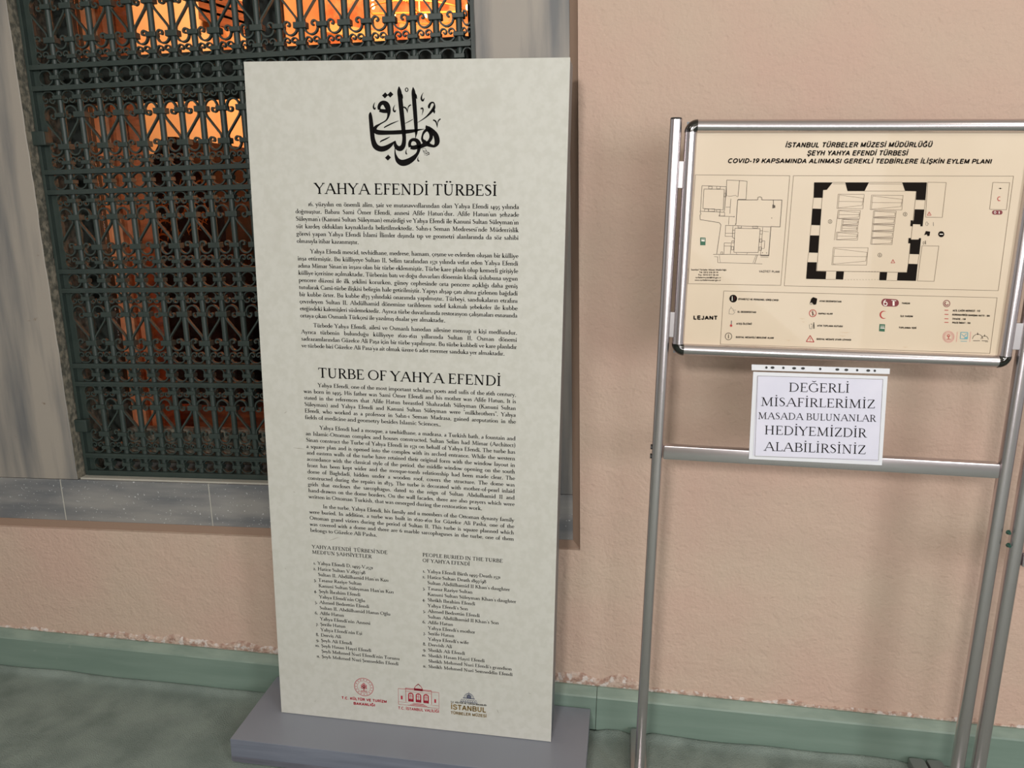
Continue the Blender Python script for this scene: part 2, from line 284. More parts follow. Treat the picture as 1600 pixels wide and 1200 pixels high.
def serif(ink, text, x, y, cap, width=None, weight=1.0, justify=False, up=-1, ydir=None):
    """write text with its baseline from (x, y); cap = cap height; y grows downwards when up = -1"""
    k = cap/100; nat = serif_width(text)*k; kx = k; sp = 0
    if width:
        ns = text.count(' ')
        if justify and ns and nat < width: 
            grow = min(GROW, (width-ns*.3)/nat)
            kx = k*grow; sp = (width-nat*grow)/ns
        else: kx = k*width/nat
    T, t = 12*weight, 5*weight*1.05
    cx = x
    for ch in text:
        adv, cm, mk = glyph(ch)
        def X(a): return cx+a*kx
        def Y(b): return y+up*b*k
        def rb(P): ink.ribbon([(X(a), Y(b), w*k) for a, b, w in P])
        for c in cm:
            v = [float(q) for q in c[1:]]; o = c[0]
            if o in 'Llm':
                w = {'L': T, 'l': t, 'm': 8*weight}[o]; rb([(v[0], v[1], w), (v[2], v[3], w)])
            elif o in 'Aa':
                n = 14 if abs(v[5]-v[4]) > 200 else 8
                if cap < 15: n = n*2//3+1
                rb([(v[0]+v[2]*cos(radians(q)), v[1]+v[3]*sin(radians(q)), t+(T-t)*cos(radians(q))**2) for q in [v[4]+(v[5]-v[4])*i/n for i in range(n+1)]])
            elif o == 's': rb([(v[0]-v[2], v[1]+(2 if v[1] < 40 else -1), t), (v[0]+v[2], v[1]+(2 if v[1] < 40 else -1), t)])
            elif o == 'd': ink.disc(X(v[0]), Y(v[1]), v[2]*kx*max(1, weight*.9), v[2]*k*max(1, weight*.9), 8)
            elif o == 'P':
                P = [(v[i], v[i+1], v[i+2]*weight) for i in range(0, len(v), 3)]
                ink.curve([(X(a), Y(b), w*k) for a, b, w in P], 3)
        if mk:
            o, mx, my = mk
            if o in ('d', 'dd'):
                for dx in ((0,) if o == 'd' else (-12, 12)): ink.disc(X(mx+dx), Y(my), 6.5*kx*max(1, weight*.9), 6.5*k*max(1, weight*.9), 8)
            elif o == 'b': ink.curve([(X(mx-15), Y(my+9), t*k), (X(mx), Y(my-1), t*1.5*k), (X(mx+15), Y(my+9), t*k)], 3)
            elif o == 'c': ink.curve([(X(mx), Y(my), t*k), (X(mx+6), Y(my-10), t*1.6*k), (X(mx-8), Y(my-22), t*k)], 3)
            elif o == 'h': ink.path([(X(mx-10), Y(my)), (X(mx), Y(my+10)), (X(mx+10), Y(my))], t*k)
        cx += adv*kx+(sp if ch == ' ' else 0)
HS = {  # a pen-drawn plain sans; one even stroke; cap height 100
'A': '76|l 6 0 38 96|l 38 96 70 0|l 18 33 58 33', 'B': '76|l 14 0 14 100|l 10 94 42 94|l 10 53 44 53|l 10 6 44 6|A 42 73 22 21 -90 90|A 44 29 23 23 -90 90', 'C': '78|A 42 50 33 44 48 312', 'D': '78|l 14 0 14 100|l 10 94 36 94|l 10 6 36 6|A 36 50 33 44 -90 90',
'E': '70|l 14 0 14 100|l 10 94 62 94|l 10 53 58 53|l 10 6 64 6', 'F': '64|l 14 0 14 100|l 10 94 60 94|l 10 52 52 52', 'G': '82|A 42 50 33 44 45 320|l 70 12 70 44|l 46 44 76 44', 'H': '78|l 14 0 14 100|l 64 0 64 100|l 14 53 64 53', 'I': '30|l 15 0 15 100',
'J': '56|l 42 30 42 100|A 25 26 17 20 180 360', 'K': '74|l 14 0 14 100|l 18 36 66 100|l 32 56 70 0', 'L': '62|l 14 0 14 100|l 10 6 58 6', 'M': '90|l 14 0 14 100|l 76 0 76 100|l 14 96 45 8|l 45 8 76 96', 'N': '78|l 14 0 14 100|l 64 0 64 100|l 14 96 64 4',
'O': '84|A 42 50 33 44 0 360', 'P': '72|l 14 0 14 100|l 10 94 42 94|l 10 46 42 46|A 42 70 22 24 -90 90', 'Q': '84|A 42 50 33 44 0 360|l 50 24 78 -2', 'R': '76|l 14 0 14 100|l 10 94 42 94|l 10 48 42 48|A 42 71 22 23 -90 90|l 44 48 68 0',
'S': '72|P 62 76 1 52 91 1 36 95 1 18 88 1 12 73 1 20 59 1 38 52 1 56 43 1 63 28 1 54 11 1 36 5 1 18 10 1 9 28 1', 'T': '68|l 34 0 34 94|l 4 94 64 94', 'U': '78|l 14 36 14 100|l 64 36 64 100|A 39 34 25 28 180 360', 'V': '72|l 6 100 36 4|l 36 4 66 100',
'W': '104|l 6 100 28 4|l 28 4 52 96|l 52 96 76 4|l 76 4 98 100', 'X': '72|l 8 100 64 0|l 8 0 64 100', 'Y': '70|l 6 100 35 46|l 35 46 64 100|l 35 0 35 46', 'Z': '68|l 8 94 62 94|l 60 92 8 8|l 6 6 64 6',
'0': '60|A 30 50 22 44 0 360', '1': '50|l 30 0 30 100|l 12 76 30 96', '2': '58|P 8 70 1 16 90 1 32 94 1 46 86 1 48 68 1 36 46 1 10 8 1|l 6 6 52 6', '3': '58|P 8 80 1 22 94 1 40 92 1 48 74 1 40 56 1 24 52 1|P 24 52 1 44 48 1 52 28 1 42 8 1 22 5 1 6 22 1', '4': '60|l 42 0 42 100|l 42 96 8 32|l 4 28 56 28',
'5': '58|l 14 94 48 94|l 14 94 10 50|P 10 50 1 26 60 1 46 52 1 52 30 1 40 8 1 22 5 1 6 22 1', '6': '60|A 30 31 21 26 0 360|P 46 92 1 24 80 1 10 52 1 9 32 1', '7': '58|l 6 94 52 94|P 52 94 1 32 50 1 22 0 1', '8': '60|A 30 74 18 20 0 360|A 30 29 22 24 0 360', '9': '60|A 30 68 21 26 0 360|P 14 8 1 36 20 1 50 46 1 51 68 1',
'.': '28|l 14 0 14 13', ',': '28|l 15 12 9 -14', ':': '28|l 14 0 14 13|l 14 52 14 65', '-': '40|l 6 36 34 36', ' ': '32|', '@': '96|A 48 40 40 46 0 360|A 48 40 16 20 0 360'}
def sans(ink, text, p, q, cap, bold=0, shear=0, up=-1):
    """write text from p to q (the baseline's two ends), capitals cap high"""
    sw = 13+bold*220; k = cap/100; adv = []
    for ch in text:
        mk = None
        if ch in MARK: ch, a, b, c_ = MARK[ch]; mk = a
        src = HS.get(ch) or G.get(ch, HS[' ']); w, *cm = src.split('|')
        adv.append((ch, float(w), [c.split() for c in cm if c and c[0] != 's'], mk))
    nat = sum(a[1] for a in adv)+bold*120*len(adv); dx, dy = q[0]-p[0], q[1]-p[1]; l = math.hypot(dx, dy); kx = l/nat; ux, uy = dx/l, dy/l; cx = 0
    kk = (k+kx)/2
    for ch, w, cm, mk in adv:
        def T(a, b):
            X = (cx+a+shear*b)*kx; return (p[0]+ux*X-uy*up*b*k*-1*0, p[1]+uy*X+up*b*k)
        def rb(P): ink.ribbon([(*T(a, b), sw*kk) for a, b in P])
        for c in cm:
            v = [float(x) for x in c[1:]]; o = c[0]
            if o in 'Llm': rb([(v[0], v[1]), (v[2], v[3])])
            elif o in 'Aa':
                n = 16 if abs(v[5]-v[4]) > 200 else 9
                rb([(v[0]+v[2]*cos(radians(t)), v[1]+v[3]*sin(radians(t))) for t in [v[4]+(v[5]-v[4])*i/n for i in range(n+1)]])
            elif o == 'd': ink.disc(*T(v[0], v[1]), sw*.6*kk, n=8)
            elif o == 'P': ink.curve([(*T(v[i], v[i+1]), sw*kk) for i in range(0, len(v), 3)], 3)
        hi = 118 if ch.isupper() else 84; m_ = w/2
        if mk in ('d', 'dd'):
            for d_ in ((0,) if mk == 'd' else (-15, 15)): ink.disc(*T(m_+d_, hi), sw*.55*kk, n=8)
        elif mk == 'b': rb([(m_-17, hi+6), (m_-8, hi-2), (m_+8, hi-2), (m_+17, hi+6)])
        elif mk == 'c': rb([(m_, 0), (m_+5, -12), (m_-8, -22)])
        cx += w+bold*120

# ================================================================== THE SETTING
AL = 0.0367                                # the old window sits this much out of true with the floor
WO = Vector((-1.610, .055, .630)); CA, SA = cos(AL), sin(AL)
def wl(x, y, z): return WO+Vector((x*CA-z*SA, y, x*SA+z*CA))       # window frame -> world
GW, GH = 1.253, 1.452                      # grille width, height
MX0, MX1, MZ0, MZ1 = -.30, 1.491, -.134, 1.72                       # outline of the marble surround
# wall_back: plaster face with an opening, chamfered edge round the marble
c = .02
ring = lambda g, y: [wl(MX0-g, y-.055, MZ0-g), wl(MX1+g, y-.055, MZ0-g), wl(MX1+g, y-.055, MZ1+g), wl(MX0-g, y-.055, MZ1+g)]
XL, XR, ZT = -4.2, 4.2, 3.0
outer = [Vector((XL, 0, -.06)), Vector((XR, 0, -.06)), Vector((XR, 0, ZT)), Vector((XL, 0, ZT))]
V = outer+ring(c, 0)+ring(c-.001, .009)+ring(-.001, .019)+[Vector((XL, .6, 0)), Vector((XR, .6, 0)), Vector((XR, .6, ZT)), Vector((XL, .6, ZT))]
Fc = []
for a in (0, 4, 8):
    for i in range(4): Fc.append((a+i, a+(i+1) % 4, a+4+(i+1) % 4, a+4+i))
for i in range(4): Fc.append((i, 16+i, 16+(i+1) % 4, (i+1) % 4))
wall = link('wall_back', mesh('wall_back', V, Fc, [M_plaster, mat('brown_band', (142, 117, 99), .7, bump=.3, bscale=80)]))
for p in wall.data.polygons:
    if 8 <= p.index < 12: p.material_index = 1
tag(wall, 'pinkish beige rough plaster wall behind the signs', kind='structure')
# crust: flaking salt-eaten plaster just above the baseboard
def crust_h(x):
    h = .004+.006*max(0, noise.noise(Vector((x*9, 3, 0))))
    if -1.62 < x < -.2: h += .032*(.6+.6*noise.noise(Vector((x*14, 0, 0))))*min(1, (x+1.62)*9)
    if -.2 <= x < .10: h += .042*(.7+.5*noise.noise(Vector((x*16, 0, 0))))
    if -2.1 < x < -1.62: h += .010*(.4+noise.noise(Vector((x*12, 5, 0))))
    if .10 <= x < 1.5: h += .010*(.5+noise.noise(Vector((x*11, 9, 0))))
    return max(.002, h+.004*noise.noise(Vector((x*90, 1, 0))))
V = []; Fc = []; nx, nz = 760, 6
for i in range(nx+1):
    x = -2.4+4.0*i/nx; h = crust_h(x)
    for j in range(nz+1):
        t = j/nz; z = .118+(h+.004)*t
        y = -.0015-.007*sin(pi*min(1, t*1.0))*(.35+.9*abs(noise.noise(Vector((x*120, z*160, 2)))))*min(1, h/.012) + (.003 if t == 1 else 0)
        V.append((x, y, z))
for i in range(nx):
    for j in range(nz): a = i*(nz+1)+j; Fc.append((a, a+nz+1, a+nz+2, a+1))
o = link('plaster_crust', mesh('plaster_crust', V, Fc, M_crust), wall); tag(o, 'flaking salt-crusted plaster', kind='stuff')

# baseboard in two lengths, with a sloping top lip
bb = empty('baseboard_back', (0, 0, 0)); tag(bb, 'grey-green painted baseboard at the foot of the plaster wall', kind='structure')
def board(x0, x1):
    mb = MB(); pr = [(-.030, 0), (-.030, .100), (-.028, .105), (-.008, .121), (.0, .122), (.0, 0)]
    n = len(pr); seg = 1
    V = [(x, y, z) for x in (x0, x1) for y, z in pr]
    Fc = [(i, (i+1) % n, n+(i+1) % n, n+i) for i in range(n)]+[tuple(range(n)), tuple(range(2*n-1, n-1, -1))]
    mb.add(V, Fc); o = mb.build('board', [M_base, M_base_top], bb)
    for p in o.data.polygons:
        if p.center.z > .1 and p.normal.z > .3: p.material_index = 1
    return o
board(XL, -.0325); board(-.031, XR)
# carpeted floor with a turned-up edge along the baseboard
V = []; Fc = []; xs = [XL+(XR-XL)*i/260 for i in range(261)]
ys = [-4.2, -2.5, -1.6, -1.1, -.8, -.6, -.45, -.35, -.27, -.2, -.15, -.11, -.085, -.068, -.056, -.048, -.041, -.035, -.030, -.0299, .05]
for x in xs:
    for y in ys:
        d = -.03-y
        z = -.004+.016*math.exp(-((d-.006)/.013)**2)*(.75+.5*noise.noise(Vector((x*5, 0, 0))))+.0025*noise.noise(Vector((x*4, y*5, 0)))*min(1, d*8)
        if -1.0 < x < -.03 and -.33 < y: z = min(z, -.002)
        if z > .0 and (.05 < x < .12 or .79 < x < .9): z = 0
        if y > -.03: z = -.02
        V.append((x, y, min(z, .012)))
n = len(ys)
for i in range(len(xs)-1):
    for j in range(n-1): a = i*n+j; Fc.append((a, a+n, a+n+1, a+1))
fl = link('floor', mesh('floor', V, Fc, M_carpet, True)); tag(fl, 'worn grey-green carpeted floor', kind='structure')
# corridor behind the viewer: ceiling and opposite wall
mb = MB(); mb.box(XL, XR, -4.2, .6, 3.0, 3.1); tag(mb.build('ceiling', M_ceiling), 'white corridor ceiling', kind='structure')
mb = MB(); mb.box(XL, XR, -4.3, -4.2, 0, 3.0); tag(mb.build('wall_front', mat('far_plaster', (158, 142, 126), .8, c2=(146, 130, 114), scale=3)), 'plaster wall on the far side of the corridor', kind='structure')

# ------------------------------------------------------------------ marble window surround
win = empty('window_1', WO, (0, -AL, 0)); tag(win, 'old window with grey marble surround and dark casement', kind='structure')
def slab(name, mt, x0, x1, z0, z1, y0, y1, rough=None, label=None):
    """a slab whose chosen side is chipped; local window coordinates"""
    n = 48; V = []; Fc = []
    for i in range(n+1):
        z = z0+(z1-z0)*i/n
        ja = .0025*noise.noise(Vector((z*30, 1, x0)))+.0015*noise.noise(Vector((z*90, 1, x0)))
        a = x0+(ja if rough == 'L' else 0); b = x1+(ja if rough == 'R' else 0)
        V += [(a, y1, z), (a, y0+.002, z), (a+.002, y0, z), (b-.002, y0, z), (b, y0+.002, z), (b, y1, z)]
    for i in range(n):
        for k in range(5): Fc.append((6*i+k, 6*i+k+1, 6*i+7+k, 6*i+6+k))
    Fc += [tuple(range(6)), tuple(6*n+k for k in range(5, -1, -1))]
    me = mesh(name, V, Fc, mt)
    if rough:
        me.materials.append(M_stone)
        for p in me.polygons:
            if (rough == 'R' and p.normal.x > .8) or (rough == 'L' and p.normal.x < -.8): p.material_index = 1
    o = link(name, me, win)
    if label: tag(o, label)
    return o
YM = -.035                                # marble face, in front of the grille
slab('marble_jamb', M_marble, MX0, -.004, 0, MZ1, YM, .15, 'R')
slab('marble_jamb', M_marble, GW+.004, MX1, 0, MZ1, YM, .15, 'L')
slab('marble_lintel', M_marble, -.003, GW+.003, GH, MZ1, YM, .15)
for a, b in ((MX0, -.0625), (-.061, .42), (.4205, .95), (.9505, MX1)):
    mb = MB(); mb.box(a, b, YM, .15, MZ0, -.002, .0015); mb.build('sill_block', M_sill, win, local=True)
for x_ in (-.0617, .4202, .9502):
    mb = MB(); mb.box(x_-.0016, x_+.0012, YM-.0002, YM+.02, MZ0, -.002); mb.build('joint', mat('joint_mortar', (178, 174, 164), .9), win, local=True)
mb = MB(); mb.box(0, GW, -.027, .0, -.004, .003, .001); mb.build('mortar_strip', mat('mortar', (176, 172, 160), .9, bump=.6, bscale=90), win, local=True)
# reveals behind the grille, wooden casement, panes
mb = MB()
mb.box(-.06, -.012, .032, .19, -.002, GH); mb.box(GW+.012, GW+.06, .032, .19, -.002, GH)
mb.build('reveal', M_wood, win, local=True)
CY0, CY1 = .145, .185
def wb(name, x0, x1, z0, z1, mt=M_wood, y0=CY0, y1=CY1, bev=.003):
    mb = MB(); mb.box(x0, x1, y0, y1, z0, z1, bev); return mb.build(name, mt, win, local=True)
wb('casement_stile', -.012, .052, .0, GH); wb('casement_stile', 1.205, 1.265, .0, GH); wb('mullion', .578, .676, .0, GH, y0=CY0-.012)
wb('transom', .052, .578, 1.094, 1.221); wb('transom', .676, 1.205, 1.094, 1.221)
wb('bottom_rail', .052, .578, .0, .110, M_stone); wb('bottom_rail', .676, 1.205, .0, .110, M_stone)
for a, b in ((.052, .578), (.676, 1.205)):
    for z0, z1 in ((.11, 1.094), (1.221, GH)):
        mb = MB(); mb.box(a, b, CY0+.018, CY0+.021, z0, z1); mb.build('pane', M_glass, win, local=True)
mb = MB()                                  # deep plastered inner reveal
for x0, x1 in ((-.2, .046), (1.21, 1.45)): mb.box(x0, x1, .19, .40, -.2, GH+.3)
mb.box(-.2, 1.45, .19, .40, -.3, .04); mb.box(-.2, 1.45, .19, .40, GH+.0, GH+.3)
mb.build('inner_reveal', M_room, win, local=True)
mb = MB(); mb.box(.046, .064, .33, .40, .04, GH); mb.box(.046, .056, .26, .275, .04, GH); mb.build('inner_architrave', M_orangewood, win, local=True)

# the lamplit tomb chamber beyond
mb = MB(); mb.box(-4.2, .9, 4.0, 4.1, .0, 3.0); tag(mb.build('wall_tomb_far', M_deco), 'painted orange wall of the tomb chamber', kind='structure')
mb = MB(); mb.box(-4.3, -4.2, .6, 4.1, .0, 3.0); mb.box(.9, 1.0, .6, 4.1, 0, 3.0); tag(mb.build('wall_tomb_sides', M_room), 'side walls of the lamplit tomb chamber', kind='structure')
mb = MB(); mb.box(-4.3, 1.0, .6, 4.1, 3.0, 3.1); tag(mb.build('ceiling_tomb', M_deco), 'ceiling of the tomb chamber', kind='structure')
mb = MB(); mb.box(-4.3, 1.0, .45, 4.1, -.1, .0); tag(mb.build('floor_tomb', M_brown), 'floor of the tomb chamber', kind='structure')
mb = MB(); mb.box(-3.2, -2.32, 2.3, 4.0, 0, 3.0); tag(mb.build('wall_tomb_pier', M_room), 'plain plaster pier inside the tomb', kind='structure')
mb = MB()                                  # cream cornice that drops to the right
for i in range(8):
    a = at(437+22*i, 30+4.2*i, 3.95); b = at(459+22*i, 34.2+4.2*i, 3.95)
    mb.add([(a.x, 3.88, a.z-.035), (b.x, 3.88, b.z-.035), (b.x, 3.88, b.z+.035), (a.x, 3.88, a.z+.035), (a.x, 4, a.z-.035), (b.x, 4, b.z-.035), (b.x, 4, b.z+.035), (a.x, 4, a.z+.035)],
           [(0, 1, 2, 3), (0, 4, 5, 1), (3, 2, 6, 7)])
tag(mb.build('trim_1', M_cream), 'cream painted cornice band', kind='structure')
mb = MB()
for k in range(3):
    a = at(310, -8+14*k, 2.2); b = at(430, 26+16*k, 2.2)
    mb.add([(a.x, 2.2, a.z-.03), (b.x, 2.2, b.z-.03), (b.x, 2.2, b.z+.03), (a.x, 2.2, a.z+.03), (a.x, 2.3, a.z-.03), (b.x, 2.3, b.z-.03), (b.x, 2.3, b.z+.03), (a.x, 2.3, a.z+.03)],
           [(0, 1, 2, 3), (4, 7, 6, 5), (0, 4, 5, 1), (3, 2, 6, 7), (1, 5, 6, 2), (0, 3, 7, 4)])
tag(mb.build('trim_2', M_brown), 'brown stepped moulding high inside the tomb', kind='structure')

# ================================================================== IRON GRILLE
gr = empty('window_grille', WO, (0, -AL, 0))
tag(gr, 'dark green wrought iron window grille with scrolls, rings and collared bars', 'grille')
def gpart(name, mb, smooth=False, kind=None):
    o = mb.build(name, M_iron, gr, smooth, local=True)
    if kind: o['kind'] = kind
    return o
mb = MB(); mb.box(0, .009, -.002, .03, 0, GH, .001); mb.box(.009, .028, .012, .026, 0, GH, .001); gpart('side_frame', mb)
mb = MB(); mb.box(GW-.013, GW, -.002, .03, 0, GH, .001); gpart('side_frame', mb)
PER = .2768; ROWS = [.059+PER*i for i in range(5)]                 # lower edge of the rail under each tall row
rails = [0, GH-.014]+ROWS+[r+.222 for r in ROWS]
for z in rails:
    mb = MB(); h = .018 if z == 0 else .013
    mb.box(.009, GW-.013, -.002, .028, z, z+h, .001); mb.box(.009, GW-.013, -.004, -.001, z, z+.004); gpart('rail', mb)
BX = [.078+.0595*i for i in range(20)]; ED = [.016]+BX+[GW-.004]
BY = .014
mb = MB(); mb.tube((0, BY, 0), (0, BY, GH), .0082, 14, cap=False); bar = mb.build('bar', M_iron, gr, True, local=True); bar.location.x = BX[0]
for x in BX[1:]: link('bar', bar.data, gr, (x, 0, 0))
# motif meshes (one bay: half width .0213)
half = [(-.0062, .1590), (-.0022, .1598), (-.0004, .1560), (-.0022, .1512), (-.0075, .1490), (-.0130, .1515), (-.0160, .1590), (-.0152, .1690), (-.0098, .1780), (0, .1822), (.0092, .1800),
        (.0163, .1738), (.0201, .1645), (.0208, .1555), (.0196, .1475), (.0165, .1385)]
sp = half+[(-x, .234-z) for x, z in half[::-1]]
def smooth_pts(P, k=3):
    Q = [P[0]]+P+[P[-1]]; out = []
    for i in range(1, len(Q)-2):
        for j in range(k):
            t = j/k; out.append(tuple(.5*(2*Q[i][c]+(Q[i+1][c]-Q[i-1][c])*t+(2*Q[i-1][c]-5*Q[i][c]+4*Q[i+1][c]-Q[i+2][c])*t*t+(3*Q[i][c]-Q[i-1][c]-3*Q[i+1][c]+Q[i+2][c])*t**3) for c in (0, 1)))
    return out+[P[-1]]
def motif(P, th=.0042, y0=.008, y1=.0175):
    mb = MB(); mb.strap(P, th, y0, y1); me = mesh('motif', mb.V, mb.F, M_iron)
    bm = bmesh.new(); bm.from_mesh(me); bmesh.ops.recalc_face_normals(bm, faces=bm.faces); bm.to_mesh(me); bm.free(); return me
me_s = motif(smooth_pts(sp, 2)); me_z = motif(smooth_pts([(-x, z) for x, z in sp], 2))
hh = [(0, .0150), (.0085, .0162), (.0155, .0215), (.0190, .0300), (.0185, .0390), (.0140, .0450), (.0075, .0450), (.0032, .0405), (.0040, .0350), (.0085, .0340), (.0105, .0375)]
hp = [(-x, z) for x, z in hh[::-1]][:-1]+hh
me_h = motif(smooth_pts(hp, 2), .0034); me_t = motif(smooth_pts([(x, .236-z) for x, z in hp], 2), .0034)
me_r = motif([(.0200*sin(2*pi*i/20), .0342+.0195*cos(2*pi*i/20)) for i in range(21)], .0036)
bays = [((a+b)/2, (b-a)/.0595) for a, b in zip(ED, ED[1:])]
for ri, z in enumerate(ROWS):
    flip = (ri == 2)                                             # rows counted from the bottom; the middle one is reversed
    for i, (x, s) in enumerate(bays):
        odd = (i % 2 == 0) != flip
        link('scroll', me_z if odd else me_s, gr, (x, 0, z), (s, 1, 1))
        link('heart_curl', me_h, gr, (x, 0, z), (s, 1, 1)); link('heart_curl', me_t, gr, (x, 0, z), (s, 1, 1))
BANDS = [0.004]+[r+.222 for r in ROWS]
for z in BANDS:
    for x, s in bays: link('ring', me_r, gr, (x, 0, z), (s, 1, 1))
def collar_mesh(w, h, horns=False):
    mb = MB(); mb.box(-w/2, w/2, .0005, .0245, -h/2, h/2, .0012)
    if horns:
        for s in (-1, 1): mb.strap([(s*.009, h/2-.001), (s*.0115, h/2+.006)], .0035, .002, .02)
    me = mesh('collar', mb.V, mb.F, M_iron); return me
c_small = collar_mesh(.027, .010); c_mid = collar_mesh(.029, .012); c_wide = collar_mesh(.0340, .015); c_crown = collar_mesh(.027, .011, True)
rest = MB(); cnt = 0
for i, x in enumerate(BX):
    L = []
    for ri, z in enumerate(ROWS):
        low = (i % 2 == 0) != (ri == 2)
        L += [(c_small, z+.031, ri), (c_wide if low else c_mid, z+.074, ri), (c_mid if low else c_wide, z+.158, ri), (c_crown, z+.204, ri)]
    L += [(c_crown, z+.034, bi-1) for bi, z in enumerate(BANDS)]
    for me, z, ri in L:
        seen = (i <= 10 or ri >= 4) and z < 1.36
        if seen and cnt < 299: link('collar', me, gr, (x, 0, z)); cnt += 1
        else: rest.add([(v.co.x+x, v.co.y, v.co.z+z) for v in me.vertices], [tuple(p.vertices) for p in me.polygons])
gpart('collar', rest, kind='stuff')
for z in (.987, .160):
    mb = MB(); mb.box(-.010, .034, -.012, .010, z-.019, z+.019, .003); mb.box(-.030, -.008, -.004, .004, z-.015, z+.015, .001); gpart('wall_clamp', mb)
    mb = MB(); mb.box(GW-.020, GW+.008, -.006, .010, z-.019, z+.019, .003); gpart('wall_clamp', mb)

# ================================================================== TOMB FURNISHINGS
def sarcophagus(name, label, x0, x1, y0, y1, zb, ze, zr, n_emb, seed):
    t = empty(name, ((x0+x1)/2, (y0+y1)/2, 0)); tag(t, label, 'sarcophagus')
    xm = (x0+x1)/2; mb = MB()
    pr = [(x0, zb), (x0-.02, ze*.6), (x0, ze), (xm-.03, zr), (xm+.03, zr), (x1, ze), (x1+.02, ze*.6), (x1, zb)]
    n = len(pr); mb.add([(x, y, z) for y in (y0, y1) for x, z in pr], [(i, (i+1) % n, n+(i+1) % n, n+i) for i in range(n)]+[tuple(range(n)), tuple(range(2*n-1, n-1, -1))])
    mb.build('cloth_cover', M_cloth, t)
    mb = MB(); mb.box(x0-.05, x1+.05, y0-.05, y1+.05, 0, zb+.02, .005); mb.build('wooden_base', M_orangewood, t)
    if n_emb:
        rnd = random.Random(seed); ink = Ink()
        for k in range(n_emb):
            a = rnd.uniform(x0+.05, x1-.05); b = ze-.12+(a-x0)*.42+rnd.uniform(-.11, .10); l = rnd.uniform(.02, .05); th = rnd.choice([.5, .9, 1.2, 2.0]); w = rnd.uniform(.004, .010)
            ink.curve([(a, b, .002), (a+l*.4*cos(th), b+l*.4*sin(th)+.008, w), (a+l*cos(th), b+l*sin(th), w*.8), (a+l*1.3*cos(th)+.01, b+l*sin(th)-.01, .002)], 3)
        ink.build('gold_embroidery', M_goldthread, lambda x, z: Vector((x, y0-.003, z)), t)
    return t
sarcophagus('sarcophagus', 'gabled sarcophagus under dark velvet with gold embroidered lettering, behind the grille', -2.17, -1.72, 1.2, 2.9, .5, 1.42, 1.72, 95, 3)
sarcophagus('sarcophagus', 'lower plain dark cloth-covered sarcophagus, right of the embroidered one', -1.62, -.75, 1.3, 3.0, .4, 1.26, 1.44, 0, 5)
t = empty('wooden_railing', (-1.3, .66, 0)); tag(t, 'low reddish wooden railing seen through the bottom of the grille', 'railing')
mb = MB(); mb.box(-2.3, -.3, .64, .68, .60, .70, .004); mb.build('top_board', M_orangewood, t)
for x in (-2.2, -1.3, -.4): mb = MB(); mb.box(x-.03, x+.03, .645, .675, 0, .60); mb.build('post', M_orangewood, t)
ch = empty('chandelier', (-1.5, 2.4, 2.55)); tag(ch, 'lit chandelier glinting behind the top of the grille', 'chandelier')
cx, cy = at(655, 20, 2.4).x, 2.4
mb = MB(); R = .26
pts = [(cx+R*cos(2*pi*i/32), cy+R*sin(2*pi*i/32), 2.46) for i in range(33)]
for a, b in zip(pts, pts[1:]): mb.tube(a, b, .004, 8)
mb.build('hoop', M_goldthread, ch, True)
mb = MB(); mb.tube((cx, cy, 2.46), (cx, cy, 3.0), .006, 8); mb.tube((cx-R, cy, 2.46), (cx+R, cy, 2.46), .006, 8); mb.tube((cx, cy-R, 2.46), (cx, cy+R, 2.46), .006, 8); mb.build('stem', M_goldthread, ch)
for i in range(9):
    a = 2*pi*i/9+.3; bm = bmesh.new(); bmesh.ops.create_uvsphere(bm, u_segments=10, v_segments=8, radius=.010)
    for v in bm.verts: v.co.z *= 1.5
    me = bpy.data.meshes.new('bulb'); bm.to_mesh(me); bm.free(); me.materials.append(M_bulb)
    link('bulb', me, ch, Vector((cx+R*cos(a), cy+R*sin(a), 2.50))-ch.location)

# ================================================================== INFORMATION TOTEM
TX0, TX1, TY, TZ0, TZ1 = -.8975, -.1445, -.193, .067, 1.767
tt = empty('information_totem', ((TX0+TX1)/2, -.17, 0))
tag(tt, 'tall cream information panel with black Arabic calligraphy, standing on a grey plinth', 'sign')
def plinth():
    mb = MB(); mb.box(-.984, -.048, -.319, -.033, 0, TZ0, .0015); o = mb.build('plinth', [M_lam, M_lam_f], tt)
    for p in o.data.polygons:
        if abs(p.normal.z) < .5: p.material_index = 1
    mb = MB(); mb.box(-.982, -.050, -.3197, -.3188, .0, .016); mb.build('edge_band', mat('plinth_band', (92, 92, 100), .5, c2=(110, 110, 120), scale=14, stretch=(.5, 1, 5)), tt)
plinth()
mb = MB(); mb.box(TX0+.002, TX1-.001, TY+.006, -.098, TZ0, TZ1-.001, .001); tag(mb.build('box_body', M_side, tt), 'grey metal sides')
mb = MB(); mb.box(TX0, TX1, TY, TY+.005, TZ0+.0015, TZ1, .0006); o = mb.build('printed_face', [M_sheet, M_sheet_edge], tt)
for p in o.data.polygons:
    if p.normal.y > -.5: p.material_index = 1
TW = TX1-TX0
def tm(u, v): return Vector((TX0+.0015+u/1000, TY-.0004, TZ1-v/1000))     # millimetres on the panel, from its top left corner
def tprint(name, ink, mt=M_ink, label=None):
    o = ink.build(name, mt, tm, tt)
    if label: o['label'] = label
    return o
WB = 1.62
k = Ink(); serif(k, 'YAHYA EFEND\u0130 T\u00dcRBES\u0130', 157, 294, 24.5, 437, 1.42); tprint('lettering', k, label='heading in Turkish')
k = Ink(); serif(k, 'TURBE OF YAHYA EFEND\u0130', 147, 738, 24.5, 461, 1.42); tprint('lettering', k, label='heading in English')
GROW = 537/(serif_width("ad\u0131na Mimar Sinan'\u0131n in\u015fas\u0131 olan bir t\u00fcrbe eklenmi\u015ftir. T\u00fcrbe kare planl\u0131 olup kemerli giri\u015fiyle")*.10)
